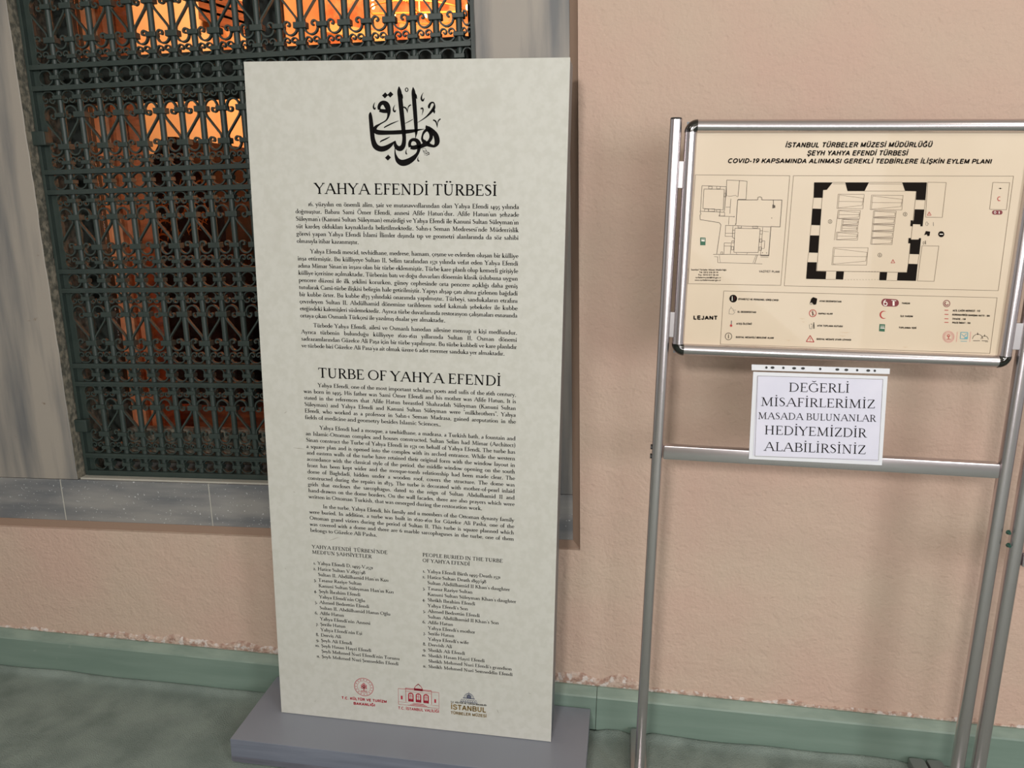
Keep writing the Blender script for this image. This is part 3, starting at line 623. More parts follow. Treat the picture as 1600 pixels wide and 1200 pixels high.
def para(lines, y0, lead, first=140, left=107.5, right=644.5, last=None, cap=10.0):
    k = Ink()
    for i, t in enumerate(lines):
        x = first if i == 0 else left; y = y0+lead*i
        if i == len(lines)-1 and last: serif(k, t, x, y, cap, last-x, WB)
        else: serif(k, t, x, y, cap, right-x, WB, True)
    return tprint('lettering', k, M_ink_soft)
para(['16. y\u00fczy\u0131l\u0131n en \u00f6nemli alim, \u015fair ve mutasavv\u0131flar\u0131ndan olan Yahya Efendi 1495 y\u0131l\u0131nda',
 "do\u011fmu\u015ftur. Babas\u0131 Sami \u00d6mer Efendi, annesi Afife Hatun'dur. Afife Hatun'un \u015fehzade",
 "S\u00fcleyman'\u0131 (Kanuni Sultan S\u00fcleyman) emzirdigi ve Yahya Efendi ile Kanuni Sultan S\u00fcleyman'\u0131n",
 "s\u00fct karde\u015f olduklar\u0131 kaynaklarda belirtilmektedir. Sahn-\u0131 Seman Medresesi'nde M\u00fcderrislik",
 "g\u00f6revi yapan Yahya Efendi \u0130slami \u0130limler d\u0131\u015f\u0131nda t\u0131p ve geometri alanlar\u0131nda da s\u00f6z sahibi",
 "olmas\u0131yla itibar kazanm\u0131\u015ft\u0131r."], 322.6, 17.3, last=262)
para(["Yahya Efendi mescid, tevhidhane, medrese, hamam, \u00e7e\u015fme ve evlerden olu\u015fan bir k\u00fclliye",
 "in\u015fa ettirmi\u015ftir. Bu k\u00fclliyeye Sultan II. Selim taraf\u0131ndan 1571 y\u0131l\u0131nda vefat eden Yahya Efendi",
 "ad\u0131na Mimar Sinan'\u0131n in\u015fas\u0131 olan bir t\u00fcrbe eklenmi\u015ftir. T\u00fcrbe kare planl\u0131 olup kemerli giri\u015fiyle",
 "k\u00fclliye i\u00e7erisine a\u00e7\u0131lmaktad\u0131r. T\u00fcrbenin bat\u0131 ve do\u011fu duvarlar\u0131 d\u00f6nemin klasik \u00fcslubuna uygun",
 "pencere d\u00fczeni ile ilk \u015feklini korurken, g\u00fcney cephesinde orta pencere a\u00e7\u0131kl\u0131\u011f\u0131 daha geni\u015f",
 "tutularak Cami-t\u00fcrbe ili\u015fkisi belirgin hale getirilmi\u015ftir. Yap\u0131y\u0131 ah\u015fap \u00e7at\u0131 alt\u0131na gizlenen ba\u011fdadi",
 "bir kubbe \u00f6rter. Bu kubbe 1873 y\u0131l\u0131ndaki onar\u0131mda yap\u0131lm\u0131\u015ft\u0131r. T\u00fcrbeyi, sandukalar\u0131n etraf\u0131n\u0131",
 "\u00e7evreleyen Sultan II. Abd\u00fclhamid d\u00f6nemine tarihlenen sedef kakmal\u0131 \u015febekeler ile kubbe",
 "ete\u011findeki kalemi\u015fleri s\u00fcslemektedir. Ayr\u0131ca t\u00fcrbe duvarlar\u0131nda restorasyon \u00e7al\u0131\u015fmalar\u0131 esnas\u0131nda",
 "ortaya \u00e7\u0131kan Osmanl\u0131 T\u00fcrk\u00e7esi ile yaz\u0131lm\u0131\u015f dualar yer almaktad\u0131r."], 433.2, 17.3, last=471)
para(["T\u00fcrbede Yahya Efendi, ailesi ve Osmanl\u0131 hanedan ailesine mensup 11 ki\u015fi medfundur.",
 "Ayr\u0131ca t\u00fcrbenin bulundu\u011fu k\u00fclliyeye 1620\u20131621 y\u0131llar\u0131nda Sultan II. Osman d\u00f6nemi",
 "sadrazamlar\u0131ndan G\u00fczelce Ali Pa\u015fa i\u00e7in bir t\u00fcrbe yap\u0131lm\u0131\u015ft\u0131r. Bu t\u00fcrbe kubbeli ve kare planl\u0131d\u0131r",
 "ve t\u00fcrbede biri G\u00fczelce Ali Pasa'ya ait olmak \u00fczere 6 adet mermer sanduka yer almaktad\u0131r."], 612.2, 17.1, last=615)
para(["Yahya Efendi, one of the most important scholars, poets and sufis of the 16th century,",
 "was born in 1495. His father was Sami \u00d4mer Efendi and his mother was Afife Hatun. It is",
 "stated in the references that Afife Hatun breastfed Shahzadah S\u00fcleyman (Kanuni Sultan",
 'S\u00fcleyman) and Yahya Efendi and Kanuni Sultan S\u00fcleyman were "milkbrothers". Yahya',
 "Efendi, who worked as a professor in Sahn-\u0131 Seman Madrasa, gained areputation in the",
 "fields of medicine and geometry besides Islamic Sciences.."], 762.4, 16.9, first=145, last=459)
para(["Yahya Efendi had a mosque, a tawhidhane, a madrasa, a Turkish bath, a fountain and",
 "an Islamic-Ottoman complex and houses constructed. Sultan Selim had Mimar (Architect)",
 "Sinan construct the Turbe of Yahya Efendi in 1571 on behalf of Yahya Efendi. The turbe has",
 "a square plan and is opened into the complex with its arched entrance. While the western",
 "and eastern walls of the turbe have retained their original form with the window layout in",
 "accordance with the classical style of the period, the middle window opening on the south",
 "front has been kept wider and the mosque-tomb relationship had been made clear. The",
 "dome of Baghdadi, hidden under a wooden roof, covers the structure. The dome was",
 "constructed during the repairs in 1873. The turbe is decorated with mother-of-pearl inlaid",
 "grids that encloses the sarcophagus, dated to the reign of Sultan Abdulhamid II and",
 "hand-drawns on the dome borders. On the wall facades, there are also prayers which were",
 "written in Ottoman Turkish, that was emerged during the restoration work."], 872.6, 16.95, first=145, last=563)
para(["In the turbe, Yahya Efendi, his family and 11 members of the Ottoman dynasty family",
 "were buried. In addition, a turbe was built in 1620\u20131621 for G\u00fczelce Ali Pasha, one of the",
 "Ottoman grand viziers during the period of Sultan II. This turbe is square planned which",
 "was covered with a dome and there are 6 marble sarcophaguses in the turbe, one of them",
 "belongs to G\u00fczelce Ali Pasha."], 1084, 16.95, first=145, last=288)
k = Ink(); serif(k, "YAHYA EFEND\u0130  T\u00dcRBES\u0130'NDE", 110, 1198, 9.6, 205, 1.6); serif(k, "MEDFUN \u015eAHS\u0130YETLER", 109.5, 1213, 9.6, 163, 1.6); tprint('lettering', k, M_ink_soft)
k = Ink(); serif(k, 'PEOPLE BURIED IN THE TURBE', 408, 1196.5, 9.6, 209, 1.6); serif(k, 'OF YAHYA EFEND\u0130', 408, 1212, 9.6, 124, 1.6); tprint('lettering', k, M_ink_soft)
LW = 206/serif_width("Kanuni Sultan S\u00fcleyman Han'\u0131n K\u0131z\u0131")
def plist(rows, xn, xt, y0, lead):
    k = Ink()
    for i, r in enumerate(rows):
        y = y0+lead*i; n = ''
        if r[0].isdigit(): n, r = r.split('|')
        if n: nw = serif_width(n+'.')*.110; serif(k, n+'.', xn-nw, y, 9.2, nw, WB)
        serif(k, r, xt, y, 9.2, serif_width(r)*LW, WB)
    tprint('lettering', k, M_ink_soft)
plist(["1|Yahya Efendi D. 1495-V.1571", "2|Hatice Sultan V.1897/98", "Sultan II. Abd\u00fclhamid Han'\u0131n K\u0131z\u0131", "3|Tasas\u0131z Raziye Sultan", "Kanuni Sultan S\u00fcleyman Han'\u0131n K\u0131z\u0131", "4|\u015eeyh \u0130brahim Efendi",
 "Yahya Efendi'nin O\u011flu", "5|Ahmed Bedrettin Efendi", "Sultan II. Abd\u00fclhamid Han\u0131n O\u011flu", "6|Afife Hatun", "Yahya Efendi'nin Annesi", "7|\u015eerife Hatun", "Yahya Efendi'nin E\u015fi", "8|Dervi\u015f Ali",
 "9|\u015eeyh Ali Efendi", "10|\u015eeyh Hasan Hayri Efendi", "\u015eeyh Mehmed Nuri Efendi'nin Torunu", "11|\u015eeyh Mehmed Nuri \u015eemseddin Efendi"], 118.5, 123.5, 1243.5, 16.06)
plist(["1|Yahya Efendi Birth 1495-Death 1571", "2|Hatice Sultan Death 1897/98", "Sultan Abd\u00fclhamid II Khan's daughter", "3|Tasas\u0131z Raziye Sultan", "Kanuni Sultan S\u00fcleyman Khan's daughter", "4|Sheikh Ibrahim Efendi",
 "Yahya Efendi's Son", "5|Ahmed Bedrettin Efendi", "Sultan Abd\u00fclhamid II Khan's Son", "6|Afife Hatun", "Yahya Efendi's mother", "7|Serife Hatun", "Yahya Efendi's wife", "8|Dervish Ali",
 "9|Sheikh Ali Efendi", "10|Sheikh Hasan Hayri Efendi", "Sheikh Mehmed Nuri Efendi's grandson", "11|Sheikh Mehmed Nuri Semseddin Efendi"], 414.5, 420, 1241, 16.1)
# calligraphy, traced on an eighth-pixel grid of the panel
k = Ink()
CG = ["152 440 6 149 480 26 160 580 32 170 690 34 183 790 36 212 865 44 270 900 44 335 893 42 400 855 30 462 800 6", "462 800 6 462 850 26 488 888 36 528 895 42 562 855 36 572 770 30 562 650 33 541 450 36 521 260 36 512 180 32 507 122 8",
 "515 215 30 537 235 24 556 272 4", "683 130 6 688 190 30 697 300 33 707 430 32 716 560 30 722 680 24 719 730 14 712 770 4", "694 215 28 715 240 22 732 277 4",
 "262 412 22 258 375 26 280 335 30 318 325 36 352 352 46 374 410 38 378 470 22 350 540 14 275 588 14 220 625 24 206 668 34 255 695 38 400 697 33 550 690 33 680 677 26 760 662 16 822 655 4", "262 418 26 310 428 30 362 430 30",
 "322 641 4 335 626 12 420 583 12 502 550 4", "578 585 3 630 560 8 682 532 5", "270 820 4 285 803 13 340 778 14 394 750 4",
 "884 395 14 884 365 20 905 328 18 935 322 14 950 345 12 945 385 22 920 425 22 860 490 15 800 535 9 735 575 3", "925 410 24 945 430 20 950 460 4",
 "845 606 3 865 640 36 915 672 36 962 722 40 982 780 42 980 830 38 950 866 22 900 858 26 850 838 40 790 868 30 755 885 26", "862 655 26 822 690 20 800 740 18 800 785 20 830 820 36", "868 655 30 902 700 30 908 760 28 880 810 24 850 830 30",
 "648 880 26 640 840 24 655 800 24 692 785 26 735 802 32 758 850 36 756 905 26 735 962 24 680 1022 40 605 1066 50 540 1074 48 490 1040 34 462 970 18 456 890 6", "652 880 30 695 885 34 745 872 36",
 "207 318 2 192 350 10 190 385 16 204 402 16 216 380 3", "458 350 2 440 385 10 440 420 16 456 434 16 468 412 3", "812 196 2 792 235 10 788 275 18 806 298 18 826 262 3", "606 900 2 594 930 8 598 962 13 612 965 3", "750 998 2 742 1025 8 748 1052 13 766 1050 3",
 "562 378 14 588 388 15 603 410 12 614 452 3", "614 450 3 620 390 7 636 362 12 658 350 10", "932 540 12 958 550 15 974 575 12 986 636 3", "986 634 3 992 570 7 1008 540 12 1028 525 10", "778 402 14 800 392 14 808 420 10 794 478 3",
 "790 905 3 830 895 3 850 930 4 810 925 3 830 960 4 880 945 5 870 975 3 820 975 3", "840 920 3 885 960 4 850 985 3", "800 915 3 845 955 4 890 975 3"]
for s in CG:
    v = [float(q) for q in s.split()]; k.curve([(v[i], v[i+1], v[i+2]*(1.58 if v[i+2] > 18 else 1.3)) for i in range(0, len(v), 3)], 6)
for x, y, h in ((333, 232, 38), (400, 222, 38), (370, 1010, 38)): k.poly([(x-h, y+2), (x-2, y+h), (x+h, y-2), (x+2, y-h)])
k.ring(603, 162, 17, 22, 11); k.disc(755, 880, 22)
o = wloc(tt)
me = mesh('calligraphy', [at(560+x/8, 120+y/8, TY-.0004)-o for x, y in k.V], k.F, M_ink); tag(link('calligraphy', me, tt), 'large black Arabic calligraphy')
# three emblems at the foot
k = Ink(); X, Y = 240, 1592.5
k.ring(X, Y, 26.5, 26.5, 1.6, n=40); k.ring(X, Y, 18.5, 18.5, .8, n=36)
for i in range(16): a = 2*pi*i/16; k.disc(X+22.5*cos(a), Y+22.5*sin(a), 1.5, n=6)
for x, y in ((-5, -3), (5, -3), (0, -8), (-5, 3), (5, 3), (0, -1), (0, 3)): k.ring(X+x, Y+y-1, 2.6, 2.6, 1.9, n=10)
k.line(X, Y+2, X, Y+11, 2.2)
for x in (-6, 0, 6): k.ring(X+x, Y+13, 2.2, 1.8, 1.2, n=10)
sans(k, 'T.C. K\u00dcLT\u00dcR VE TUR\u0130ZM', (175.7, 1636), (304, 1633.6), 7.4, .06); sans(k, 'BAKANLI\u011eI', (209, 1649.5), (271, 1648.4), 7.6, .06)
tprint('emblem', k, M_red, 'red round ministry seal with lettering')
k = Ink(); sy = 1634
for a in ((336, 1586, 448, 1586, 1.2), (336, 1586, 336, sy, .8), (448.5, 1586, 448.5, sy, .8), (336, 1626, 362, 1626, .7), (424, 1626, 448, 1626, .7), (356, 1583, 428, 1583, 2), (357, 1583, 357, 1624, 1.2), (428, 1583, 428, 1624, 1.2),
          (356, 1592, 428, 1592, .8), (336, 1634, 366, 1634, .8), (418, 1634, 449, 1634, .8)): k.line(*a)
k.path([(380, 1583), (384, 1574), (392, 1566), (400, 1574), (404, 1583)], 1.5); k.ring(392, 1572, 4, 4, 1.8, 180, 360); k.poly([(380, 1580), (404, 1580), (404, 1587), (380, 1587)])
for x in (371, 392, 413):
    k.ring(x, 1602, 6, 6, 3.2, 180, 360, 12); k.line(x-6, 1602, x-6, 1622, 3.2); k.line(x+6, 1602, x+6, 1622, 3.2); k.line(x, 1596, x, 1622, 1.4)
    k.poly([(x-6, 1614), (x+6, 1614), (x+6, 1622), (x-6, 1622)]); k.line(x-6, 1605, x+6, 1605, 1)
for x in (345.5, 438): k.poly([(x-2.5, 1607), (x+2.5, 1607), (x+2.5, 1618), (x-2.5, 1618)])
for i in range(4): k.line(378-5*i, 1626+2.6*i, 406+5*i, 1626+2.6*i, 1.3)
sans(k, 'T.C. \u0130STANBUL VAL\u0130L\u0130\u011e\u0130', (335, 1649), (449, 1646.8), 8, .03); tprint('emblem', k, M_red, 'red drawing of a columned building with lettering')
k = Ink(); k.ring(530, 1594, 13, 15, 1.5, 180, 360); k.poly([(524, 1594), (524, 1586), (530, 1581), (536, 1586), (536, 1594)])
for r in (4, 8): k.ring(530, 1594, r+1, 15-(9-r)*.9, 1, 180, 360, 14)
k.line(514, 1594, 546, 1594, 2.5); k.line(530, 1579, 530, 1574, 1)
for i in range(7):
    x = 511+6.3*i; k.ring(x, 1602, 2.4, 3.5, 1.2, 180, 360, 8); k.line(x-2.4, 1602, x-2.4, 1605, 1.2)
k.line(506, 1605.5, 554, 1605.5, 2); tprint('emblem', k, M_slate, 'small slate-blue domed building')
k = Ink(); sans(k, '\u0130STANBUL', (480.5, 1631.6), (577.5, 1630.8), 14.5, .035); sans(k, 'T\u00dcRBELER M\u00dcZES\u0130', (480.5, 1646.5), (578.5, 1645.5), 8, .045); tprint('lettering', k, M_gold, 'gold-brown museum lettering')
k = Ink(); sans(k, 'T.C. K\u00dcLT\u00dcR VE TUR\u0130ZM BAKANLI\u011eI', (480.5, 1612.4), (578, 1611.6), 4.4, .05); tprint('lettering', k, M_ink_soft)
# scuffs on the print
k = Ink()
for x, y, l, a in ((60, 830, 9, 2.5), (72, 925, 30, .05), (66, 1044, 6, .3), (606, 1618, 12, 1.2), (160, 1172, 26, -.4), (32, 1260, 5, 1), (690, 1560, 5, .2), (100, 1650, 4, 2)): k.ribbon([(x, y, .4), (x+l*cos(a)/2, y+l*sin(a)/2, 1.3), (x+l*cos(a), y+l*sin(a), .4)])
tprint('scuff_marks', k, mat('scuff', (150, 145, 132), .7))

# ================================================================== POSTER STAND
PY = -.25                                  # centre plane of the stand
st = empty('poster_stand', (.46, PY, 0)); tag(st, 'aluminium floor stand holding the beige floor plan poster in a snap frame', 'stand')
def post(x, w, ztop, parent, z0=.02, cap=True):
    mb = MB(); n = 20; r = w/2
    pr = []
    for i in range(n):
        a = 2*pi*i/n; q = .78; pr.append((x+r*math.copysign(abs(cos(a))**q, cos(a)), PY+r*.92*math.copysign(abs(sin(a))**q, sin(a))))
    mb.add([(a, b, z) for z in (z0, ztop) for a, b in pr], [(i, (i+1) % n, n+(i+1) % n, n+i) for i in range(n)]+[tuple(range(n-1, -1, -1)), tuple(range(n, 2*n))])
    o = mb.build('post', M_alu, parent, True)
    if cap:
        mb = MB(); mb.tube((x, PY, ztop), (x, PY, ztop+.0035), r*1.0, 20, r*.9); c = mb.build('post_cap', M_black, o); c.location = (0, 0, 0)
        c.data.transform(Matrix.Translation(wloc(parent)-wloc(o))) if False else None
    return o
post(.0862, .0250, 1.632, st); post(.8280, .0285, 1.632, st)
def foot(x, parent, w=.044):
    mb = MB(); mb.box(x-w/2, x+w/2, -.50, -.040, .0, .028, .009); return mb.build('foot', M_alu2, parent, True)
foot(.0870, st); foot(.8220, st, .042)
mb = MB(); mb.box(.0995, .8135, PY-.012, PY+.012, .890, .9225, .0035); mb.build('crossbar', M_alu, st, True)
# snap frame: four half-round rails and four chrome corners
FX0, FX1, FZ0, FZ1, FP = .1050, .8040, 1.1325, 1.6315, .0255
FYF = PY-.004                              # back of the rails' round face
prof = [(0, 0), (.0005, .0035), (.004, .0085), (.010, .0115), (.0165, .0110), (.022, .0072), (.0252, .0015), (.0255, -.010), (0, -.010)]   # (across from the inner edge, towards the viewer)
def rail(p, q, out, name='frame_rail'):
    mb = MB(); p = Vector(p); q = Vector(q); out = Vector(out); n = len(prof)
    mb.add([b+out*a+Vector((0, -h, 0)) for b in (p, q) for a, h in prof], [(i, (i+1) % n, n+(i+1) % n, n+i) for i in range(n)]+[tuple(range(n)), tuple(range(2*n-1, n-1, -1))])
    return mb.build(name, M_alu, st, True)
ix0, ix1, iz0, iz1 = FX0+FP, FX1-FP, FZ0+FP, FZ1-FP
rail((ix0, FYF, iz0), (ix0, FYF, iz1), (-1, 0, 0)); rail((ix1, FYF, iz0), (ix1, FYF, iz1), (1, 0, 0))
rail((ix0, FYF, iz0), (ix1, FYF, iz0), (0, 0, -1)); rail((ix0, FYF, iz1), (ix1, FYF, iz1), (0, 0, 1))
for cx_, cz_, a0 in ((ix0, iz1, 90), (ix1, iz1, 0), (ix0, iz0, 180), (ix1, iz0, 270)):
    mb = MB(); n = len(prof); kk = 8; V = []
    for j in range(kk+1):
        a = radians(a0+90*j/kk)
        for r_, h in prof: V.append((cx_+cos(a)*r_*1.03, FYF-h*1.05-.0004, cz_+sin(a)*r_*1.03))
    mb.add(V, [(j*n+i, j*n+(i+1) % n, (j+1)*n+(i+1) % n, (j+1)*n+i) for j in range(kk) for i in range(n)]+[tuple(range(n)), tuple(range((kk+1)*n-1, kk*n-1, -1))])
    mb.build('frame_corner', M_chrome, st, True)
mb = MB(); mb.box(FX0+.004, FX1-.004, PY+.002, PY+.0060, FZ0+.004, FZ1-.004); tag(mb.build('backing_board', M_side, st), 'grey back board')
for x0, x1 in ((.0965, .107), (.802, .816)):
    for z in (1.52, 1.20): mb = MB(); mb.box(x0, x1, PY-.008, PY+.004, z-.028, z+.028, .001); mb.build('bracket', M_alu2, st)
for z in (.915, .893):
    mb = MB(); mb.tube((.0705, PY, z), (.0745, PY, z), .006, 10); mb.build('bolt', M_black, st)
# the next stand, mostly outside the picture
s2 = empty('poster_stand', (1.25, PY, 0)); tag(s2, 'second aluminium stand at the right edge, its post with two green screws', 'stand')
post(.8740, .0300, 1.632, s2); foot(.8670, s2, .042)
post(1.62, .0300, 1.632, s2); foot(1.62, s2, .042)
mb = MB(); mb.box(.889, 1.605, PY-.012, PY+.012, .690, .7225, .0035); mb.build('crossbar', M_alu, s2, True)
for z in (.700, .670):
    q = at(1577, 833 if z == .700 else 853, PY-.0145); mb = MB(); mb.tube((q.x, PY-.010, q.z), (q.x, PY-.0175, q.z), .0055, 12, .003); mb.build('screw', M_screw, s2, True)

# ================================================================== FLOOR PLAN POSTER
PP = PY+.0005
po = empty('floor_plan_poster', ((ix0+ix1)/2, PP, iz0)); tag(po, 'beige poster with black floor plans and a legend, in the aluminium frame', 'poster')
mb = MB(); mb.box(ix0-.006, ix1+.006, PP, PP+.0012, iz0-.006, iz1+.006); mb.build('printed_sheet', M_poster, po)
SC = .3375
def pm(x, y): return at(1060+x*SC, 180+y*SC, PP-.0006)               # poster drawing grid: 2.963 units to a photograph pixel
def pprint(name, ink, mt, label=None, dy=0):
    o = ink.build(name, mt, lambda x, y: pm(x, y)+Vector((0, -dy, 0)), po)
    if label: o['label'] = label
    return o
def z6(P): return [((1070+x*.1583-1060)/SC, (260+y*.1583-180)/SC) for x, y in P]
def z7(P): return [((1230+x*.23125-1060)/SC, (260+y*.23125-180)/SC) for x, y in P]
k = Ink()
sans(k, '\u0130STANBUL T\u00dcRBELER M\u00dcZES\u0130 M\u00dcD\u00dcRL\u00dc\u011e\u00dc', (493, 149), (1175, 147), 22, .042, .24)
sans(k, '\u015eEYH YAHYA EFEND\u0130 T\u00dcRBES\u0130', (594, 186), (1062, 186), 22, .042, .24)
sans(k, 'COVID-19 KAPSAMINDA ALINMASI GEREKL\u0130 TEDB\u0130RLERE \u0130L\u0130\u015eK\u0130N EYLEM PLANI', (227, 221), (1450, 224), 20.5, .042, .24)
pprint('lettering', k, M_poster_ink, 'poster heading')
k = Ink(); sans(k, 'LEJANT', (69, 945), (183, 947), 17, .06); pprint('lettering', k, M_poster_ink)
k = Ink()                                 # box outlines
k.path([(79, 276), (516, 280), (474, 788), (45, 780)], 1.8, True); k.path([(533, 280), (1552, 282), (1481, 812), (490, 790)], 1.8, True)
k.path([(210, 814), (1476, 845), (1442, 1103), (194, 1060)], 1.8, True)
pprint('outline', k, M_line)
# site plan
k = Ink(); SP = [
 ([(415, 135), (540, 140), (615, 147), (605, 325), (555, 325), (525, 325)], 3), ([(415, 135), (412, 200), (412, 290)], 3), ([(540, 140), (525, 300)], 3), ([(415, 290), (450, 295), (500, 285), (520, 300)], 2),
 ([(522, 330), (720, 330), (722, 305), (745, 300), (760, 308), (760, 330), (960, 332), (940, 597), (850, 593)], 4), ([(522, 330), (505, 575)], 4), ([(875, 332), (876, 380)], 4),
 ([(170, 190), (412, 200)], 3), ([(170, 190), (155, 440)], 3), ([(190, 222), (390, 227), (378, 430), (178, 415), (190, 222)], 3), ([(412, 200), (395, 440)], 2), ([(155, 442), (350, 450)], 3), ([(410, 200), (385, 450)], 2),
 ([(150, 440), (160, 470), (150, 480), (152, 525), (340, 555), (357, 575), (315, 865)], 3.5), ([(350, 470), (335, 490), (470, 495), (490, 500)], 3), ([(455, 320), (445, 465)], 3), ([(405, 402), (450, 402)], 2.5), ([(437, 500), (432, 575)], 2.5),
 ([(400, 582), (500, 585)], 3), ([(404, 582), (398, 690), (470, 690)], 2.5), ([(398, 660), (470, 660)], 2.5), ([(475, 590), (470, 700), (495, 715)], 3), ([(495, 610), (745, 615), (725, 850), (485, 848), (495, 610)], 3),
 ([(490, 585), (850, 597)], 3), ([(850, 597), (828, 885)], 5), ([(770, 600), (748, 880)], 2.5), ([(775, 640), (830, 645)], 2), ([(390, 755), (460, 757), (450, 862)], 2.5), ([(390, 755), (387, 865)], 2.5), ([(390, 785), (460, 787)], 2.5),
 ([(280, 868), (450, 868), (720, 873), (828, 876)], 3), ([(290, 890), (325, 892), (325, 950), (540, 955), (765, 962)], 2.5), ([(340, 870), (350, 945)], 2), ([(718, 873), (690, 960)], 3), ([(705, 873), (672, 955)], 2), ([(748, 880), (828, 882)], 5), ([(748, 895), (825, 897)], 2.5),
 ([(505, 850), (515, 868)], 2), ([(610, 868), (620, 850)], 2), ([(760, 735), (790, 735), (785, 810), (755, 810)], 2.5)]
for P, w in SP: k.path(z6(P), w*.62)
for x, y, w_, h_ in ((235, 197, 35, 24), (315, 197, 35, 24), (195, 420, 38, 24), (235, 420, 60, 24), (315, 425, 35, 24), (388, 265, 20, 36), (525, 588, 35, 18), (670, 590, 50, 18), (472, 630, 22, 30), (465, 735, 22, 20), (460, 790, 22, 34), (742, 635, 24, 34), (740, 715, 22, 34), (735, 795, 22, 34), (345, 452, 48, 38), (355, 845, 20, 22)):
    k.path(z6([(x, y), (x+w_, y), (x+w_, y+h_), (x, y+h_)]), 1.7, True)
k.poly(z6([(866, 375), (893, 385), (893, 408), (865, 415)]))
for x, y in ((858, 510), (768, 852), (807, 854), (487, 495), (500, 570)): k.disc(*z6([(x, y)])[0], 2.2, n=8)
pprint('site_plan', k, mat('plan_line', (84, 72, 60), .6))
k = Ink()
for i, (t, a, b) in enumerate((('\u0130stanbul T\u00fcrbeler M\u00fczesi M\u00fcd\u00fcrl\u00fc\u011f\u00fc', 62, 412), ('Tel: 0212 518 29 19', 143, 330), ('Fax: 0212 517 35 44', 133, 333), ('turbelermuzesi@ktb.gov.tr', 105, 358), ('www.turbelermuzesi.gov.tr', 98, 357))):
    y = 1026+25.5*i; p, q = z6([(a, y), (b, y+2)]); k = Ink(); sans(k, t, p, q, 6.6, .03); pprint('lettering', k, M_poster_ink)
k = Ink(); p, q = z6([(733, 1046), (938, 1050)]); sans(k, 'VAZ\u0130YET PLANI', p, q, 9.5, .02); pprint('lettering', k, mat('plan_text', (62, 50, 40), .6))
# main plan: black wall masses
k = Ink()
for P in ([(182, 108), (308, 108), (268, 158), (243, 160), (240, 212), (178, 212)], [(392, 108), (553, 108), (522, 167), (408, 167)], [(777, 108), (944, 108), (934, 228), (870, 226), (873, 168), (797, 166)],
          [(170, 285), (232, 287), (224, 398), (162, 396)], [(154, 466), (216, 467), (208, 584), (146, 582)], [(136, 647), (200, 648), (196, 708), (264, 710), (260, 763), (128, 760)], [(332, 709), (384, 710), (378, 765), (328, 763)],
          [(626, 714), (676, 715), (670, 770), (622, 769)], [(748, 717), (808, 717), (818, 658), (882, 660), (870, 774), (742, 771)],
          [(862, 290), (927, 291), (915, 405), (900, 405), (900, 392), (850, 390), (848, 405), (832, 404), (835, 364), (855, 365)], [(820, 484), (836, 484), (836, 494), (888, 494), (892, 484), (905, 485), (893, 594), (828, 592), (832, 520), (818, 520)]):
    k = Ink(); k.poly(z7(P)); pprint('wall_mass', k, M_poster_ink)
k = Ink()
for P, w in (([(308, 108), (392, 108)], 2), ([(308, 118), (392, 118)], 1.5), ([(553, 108), (777, 108)], 2), ([(553, 118), (777, 120)], 1.5), ([(522, 167), (797, 167)], 1.5), ([(240, 160), (200, 708)], 2), ([(873, 168), (812, 714)], 2), ([(196, 706), (812, 716)], 2),
             ([(178, 212), (170, 285)], 1.5), ([(162, 396), (154, 466)], 1.5), ([(146, 582), (136, 647)], 1.5), ([(934, 228), (927, 291)], 1.5), ([(893, 594), (882, 660)], 1.5), ([(260, 763), (328, 764)], 1.5), ([(672, 770), (742, 772)], 1.5)): k.path(z7(P), w)
for i in range(12):
    k.path(z7([(388+20*i, 710), (398+20*i, 710)]), 1.2); k.path(z7([(388+20*i, 765), (398+20*i, 766)]), 1.2)
for P in ([(950, 107), (1075, 109), (1048, 345), (935, 343)], [(912, 536), (1025, 538), (993, 776), (880, 774)], [(1390, 108), (1504, 110), (1482, 293), (1368, 290)]): k.path(z7(P), 1.8, True)
pprint('plan_lines', k, M_line)['kind'] = 'stuff'
k = Ink()                                 # tomb outlines drawn inside the plan
def tomb(x0, y0, x1, y1, sk=.09, tp=.28, mid=True):
    h = y1-y0; s = sk*h; a = [(x0, y0), (x1, y0+2), (x1-s, y1), (x0-s, y1-2)]
    k.path(z7(a), 1.5, True); k.path(z7([(x0+8, y0+h*.06), (x1-6, y0+h*tp), (x1-s-6, y1-h*tp*.8), (x0+8-s, y1-h*.06)]), 1.3, True)
    if mid: k.path(z7([(x0+8-s/2, y0+h*.5), (x1-s/2, y0+h*.52)]), 1.3)
tomb(345, 187, 521, 286); tomb(570, 194, 784, 294); tomb(312, 548, 547, 667)
for y in (298,): tomb(345, 296, 495, 355)
tomb(372, 356, 484, 395); tomb(366, 398, 478, 438); tomb(334, 444, 480, 498)
k.path(z7([(345, 296), (318, 498)]), 1.3)
for i in range(5): x = 584-4*i; tomb(x, 300+46*i, x+153-2*i, 344+46*i, mid=False)
pprint('tomb_outlines', k, mat('tomb_line', (112, 94, 76), .6))
# symbols
def person(ink, x, y, h):
    ink.disc(x, y-h*.42, h*.09, n=8); ink.line(x, y-h*.3, x, y+h*.05, h*.16); ink.line(x-h*.05, y, x-h*.08, y+h*.45, h*.08); ink.line(x+h*.05, y, x+h*.08, y+h*.45, h*.08)
kb, kr, kd, kw, kg, kp = Ink(), Ink(), Ink(), Ink(), Ink(), Ink()
for x, y in ((290, 373), (797, 323), (626, 599)):
    X, Y = z7([(x, y)])[0]; kb.ring(X, Y, 8.5, 8.5, 1.6); kb.line(X, Y-5, X, Y+5, 2.2)
for x, y in ((715, 642), (960, 320)):
    X, Y = z7([(x, y)])[0]; kr.path([(X-9, Y+7), (X, Y-9), (X+9, Y+7)], 2.2, True); kr.line(X, Y-3, X, Y+3, 1.6)
X, Y = z7([(1041, 458)])[0]; kb.disc(X, Y, 14); kw.line(X-8, Y, X+8, Y, 4)
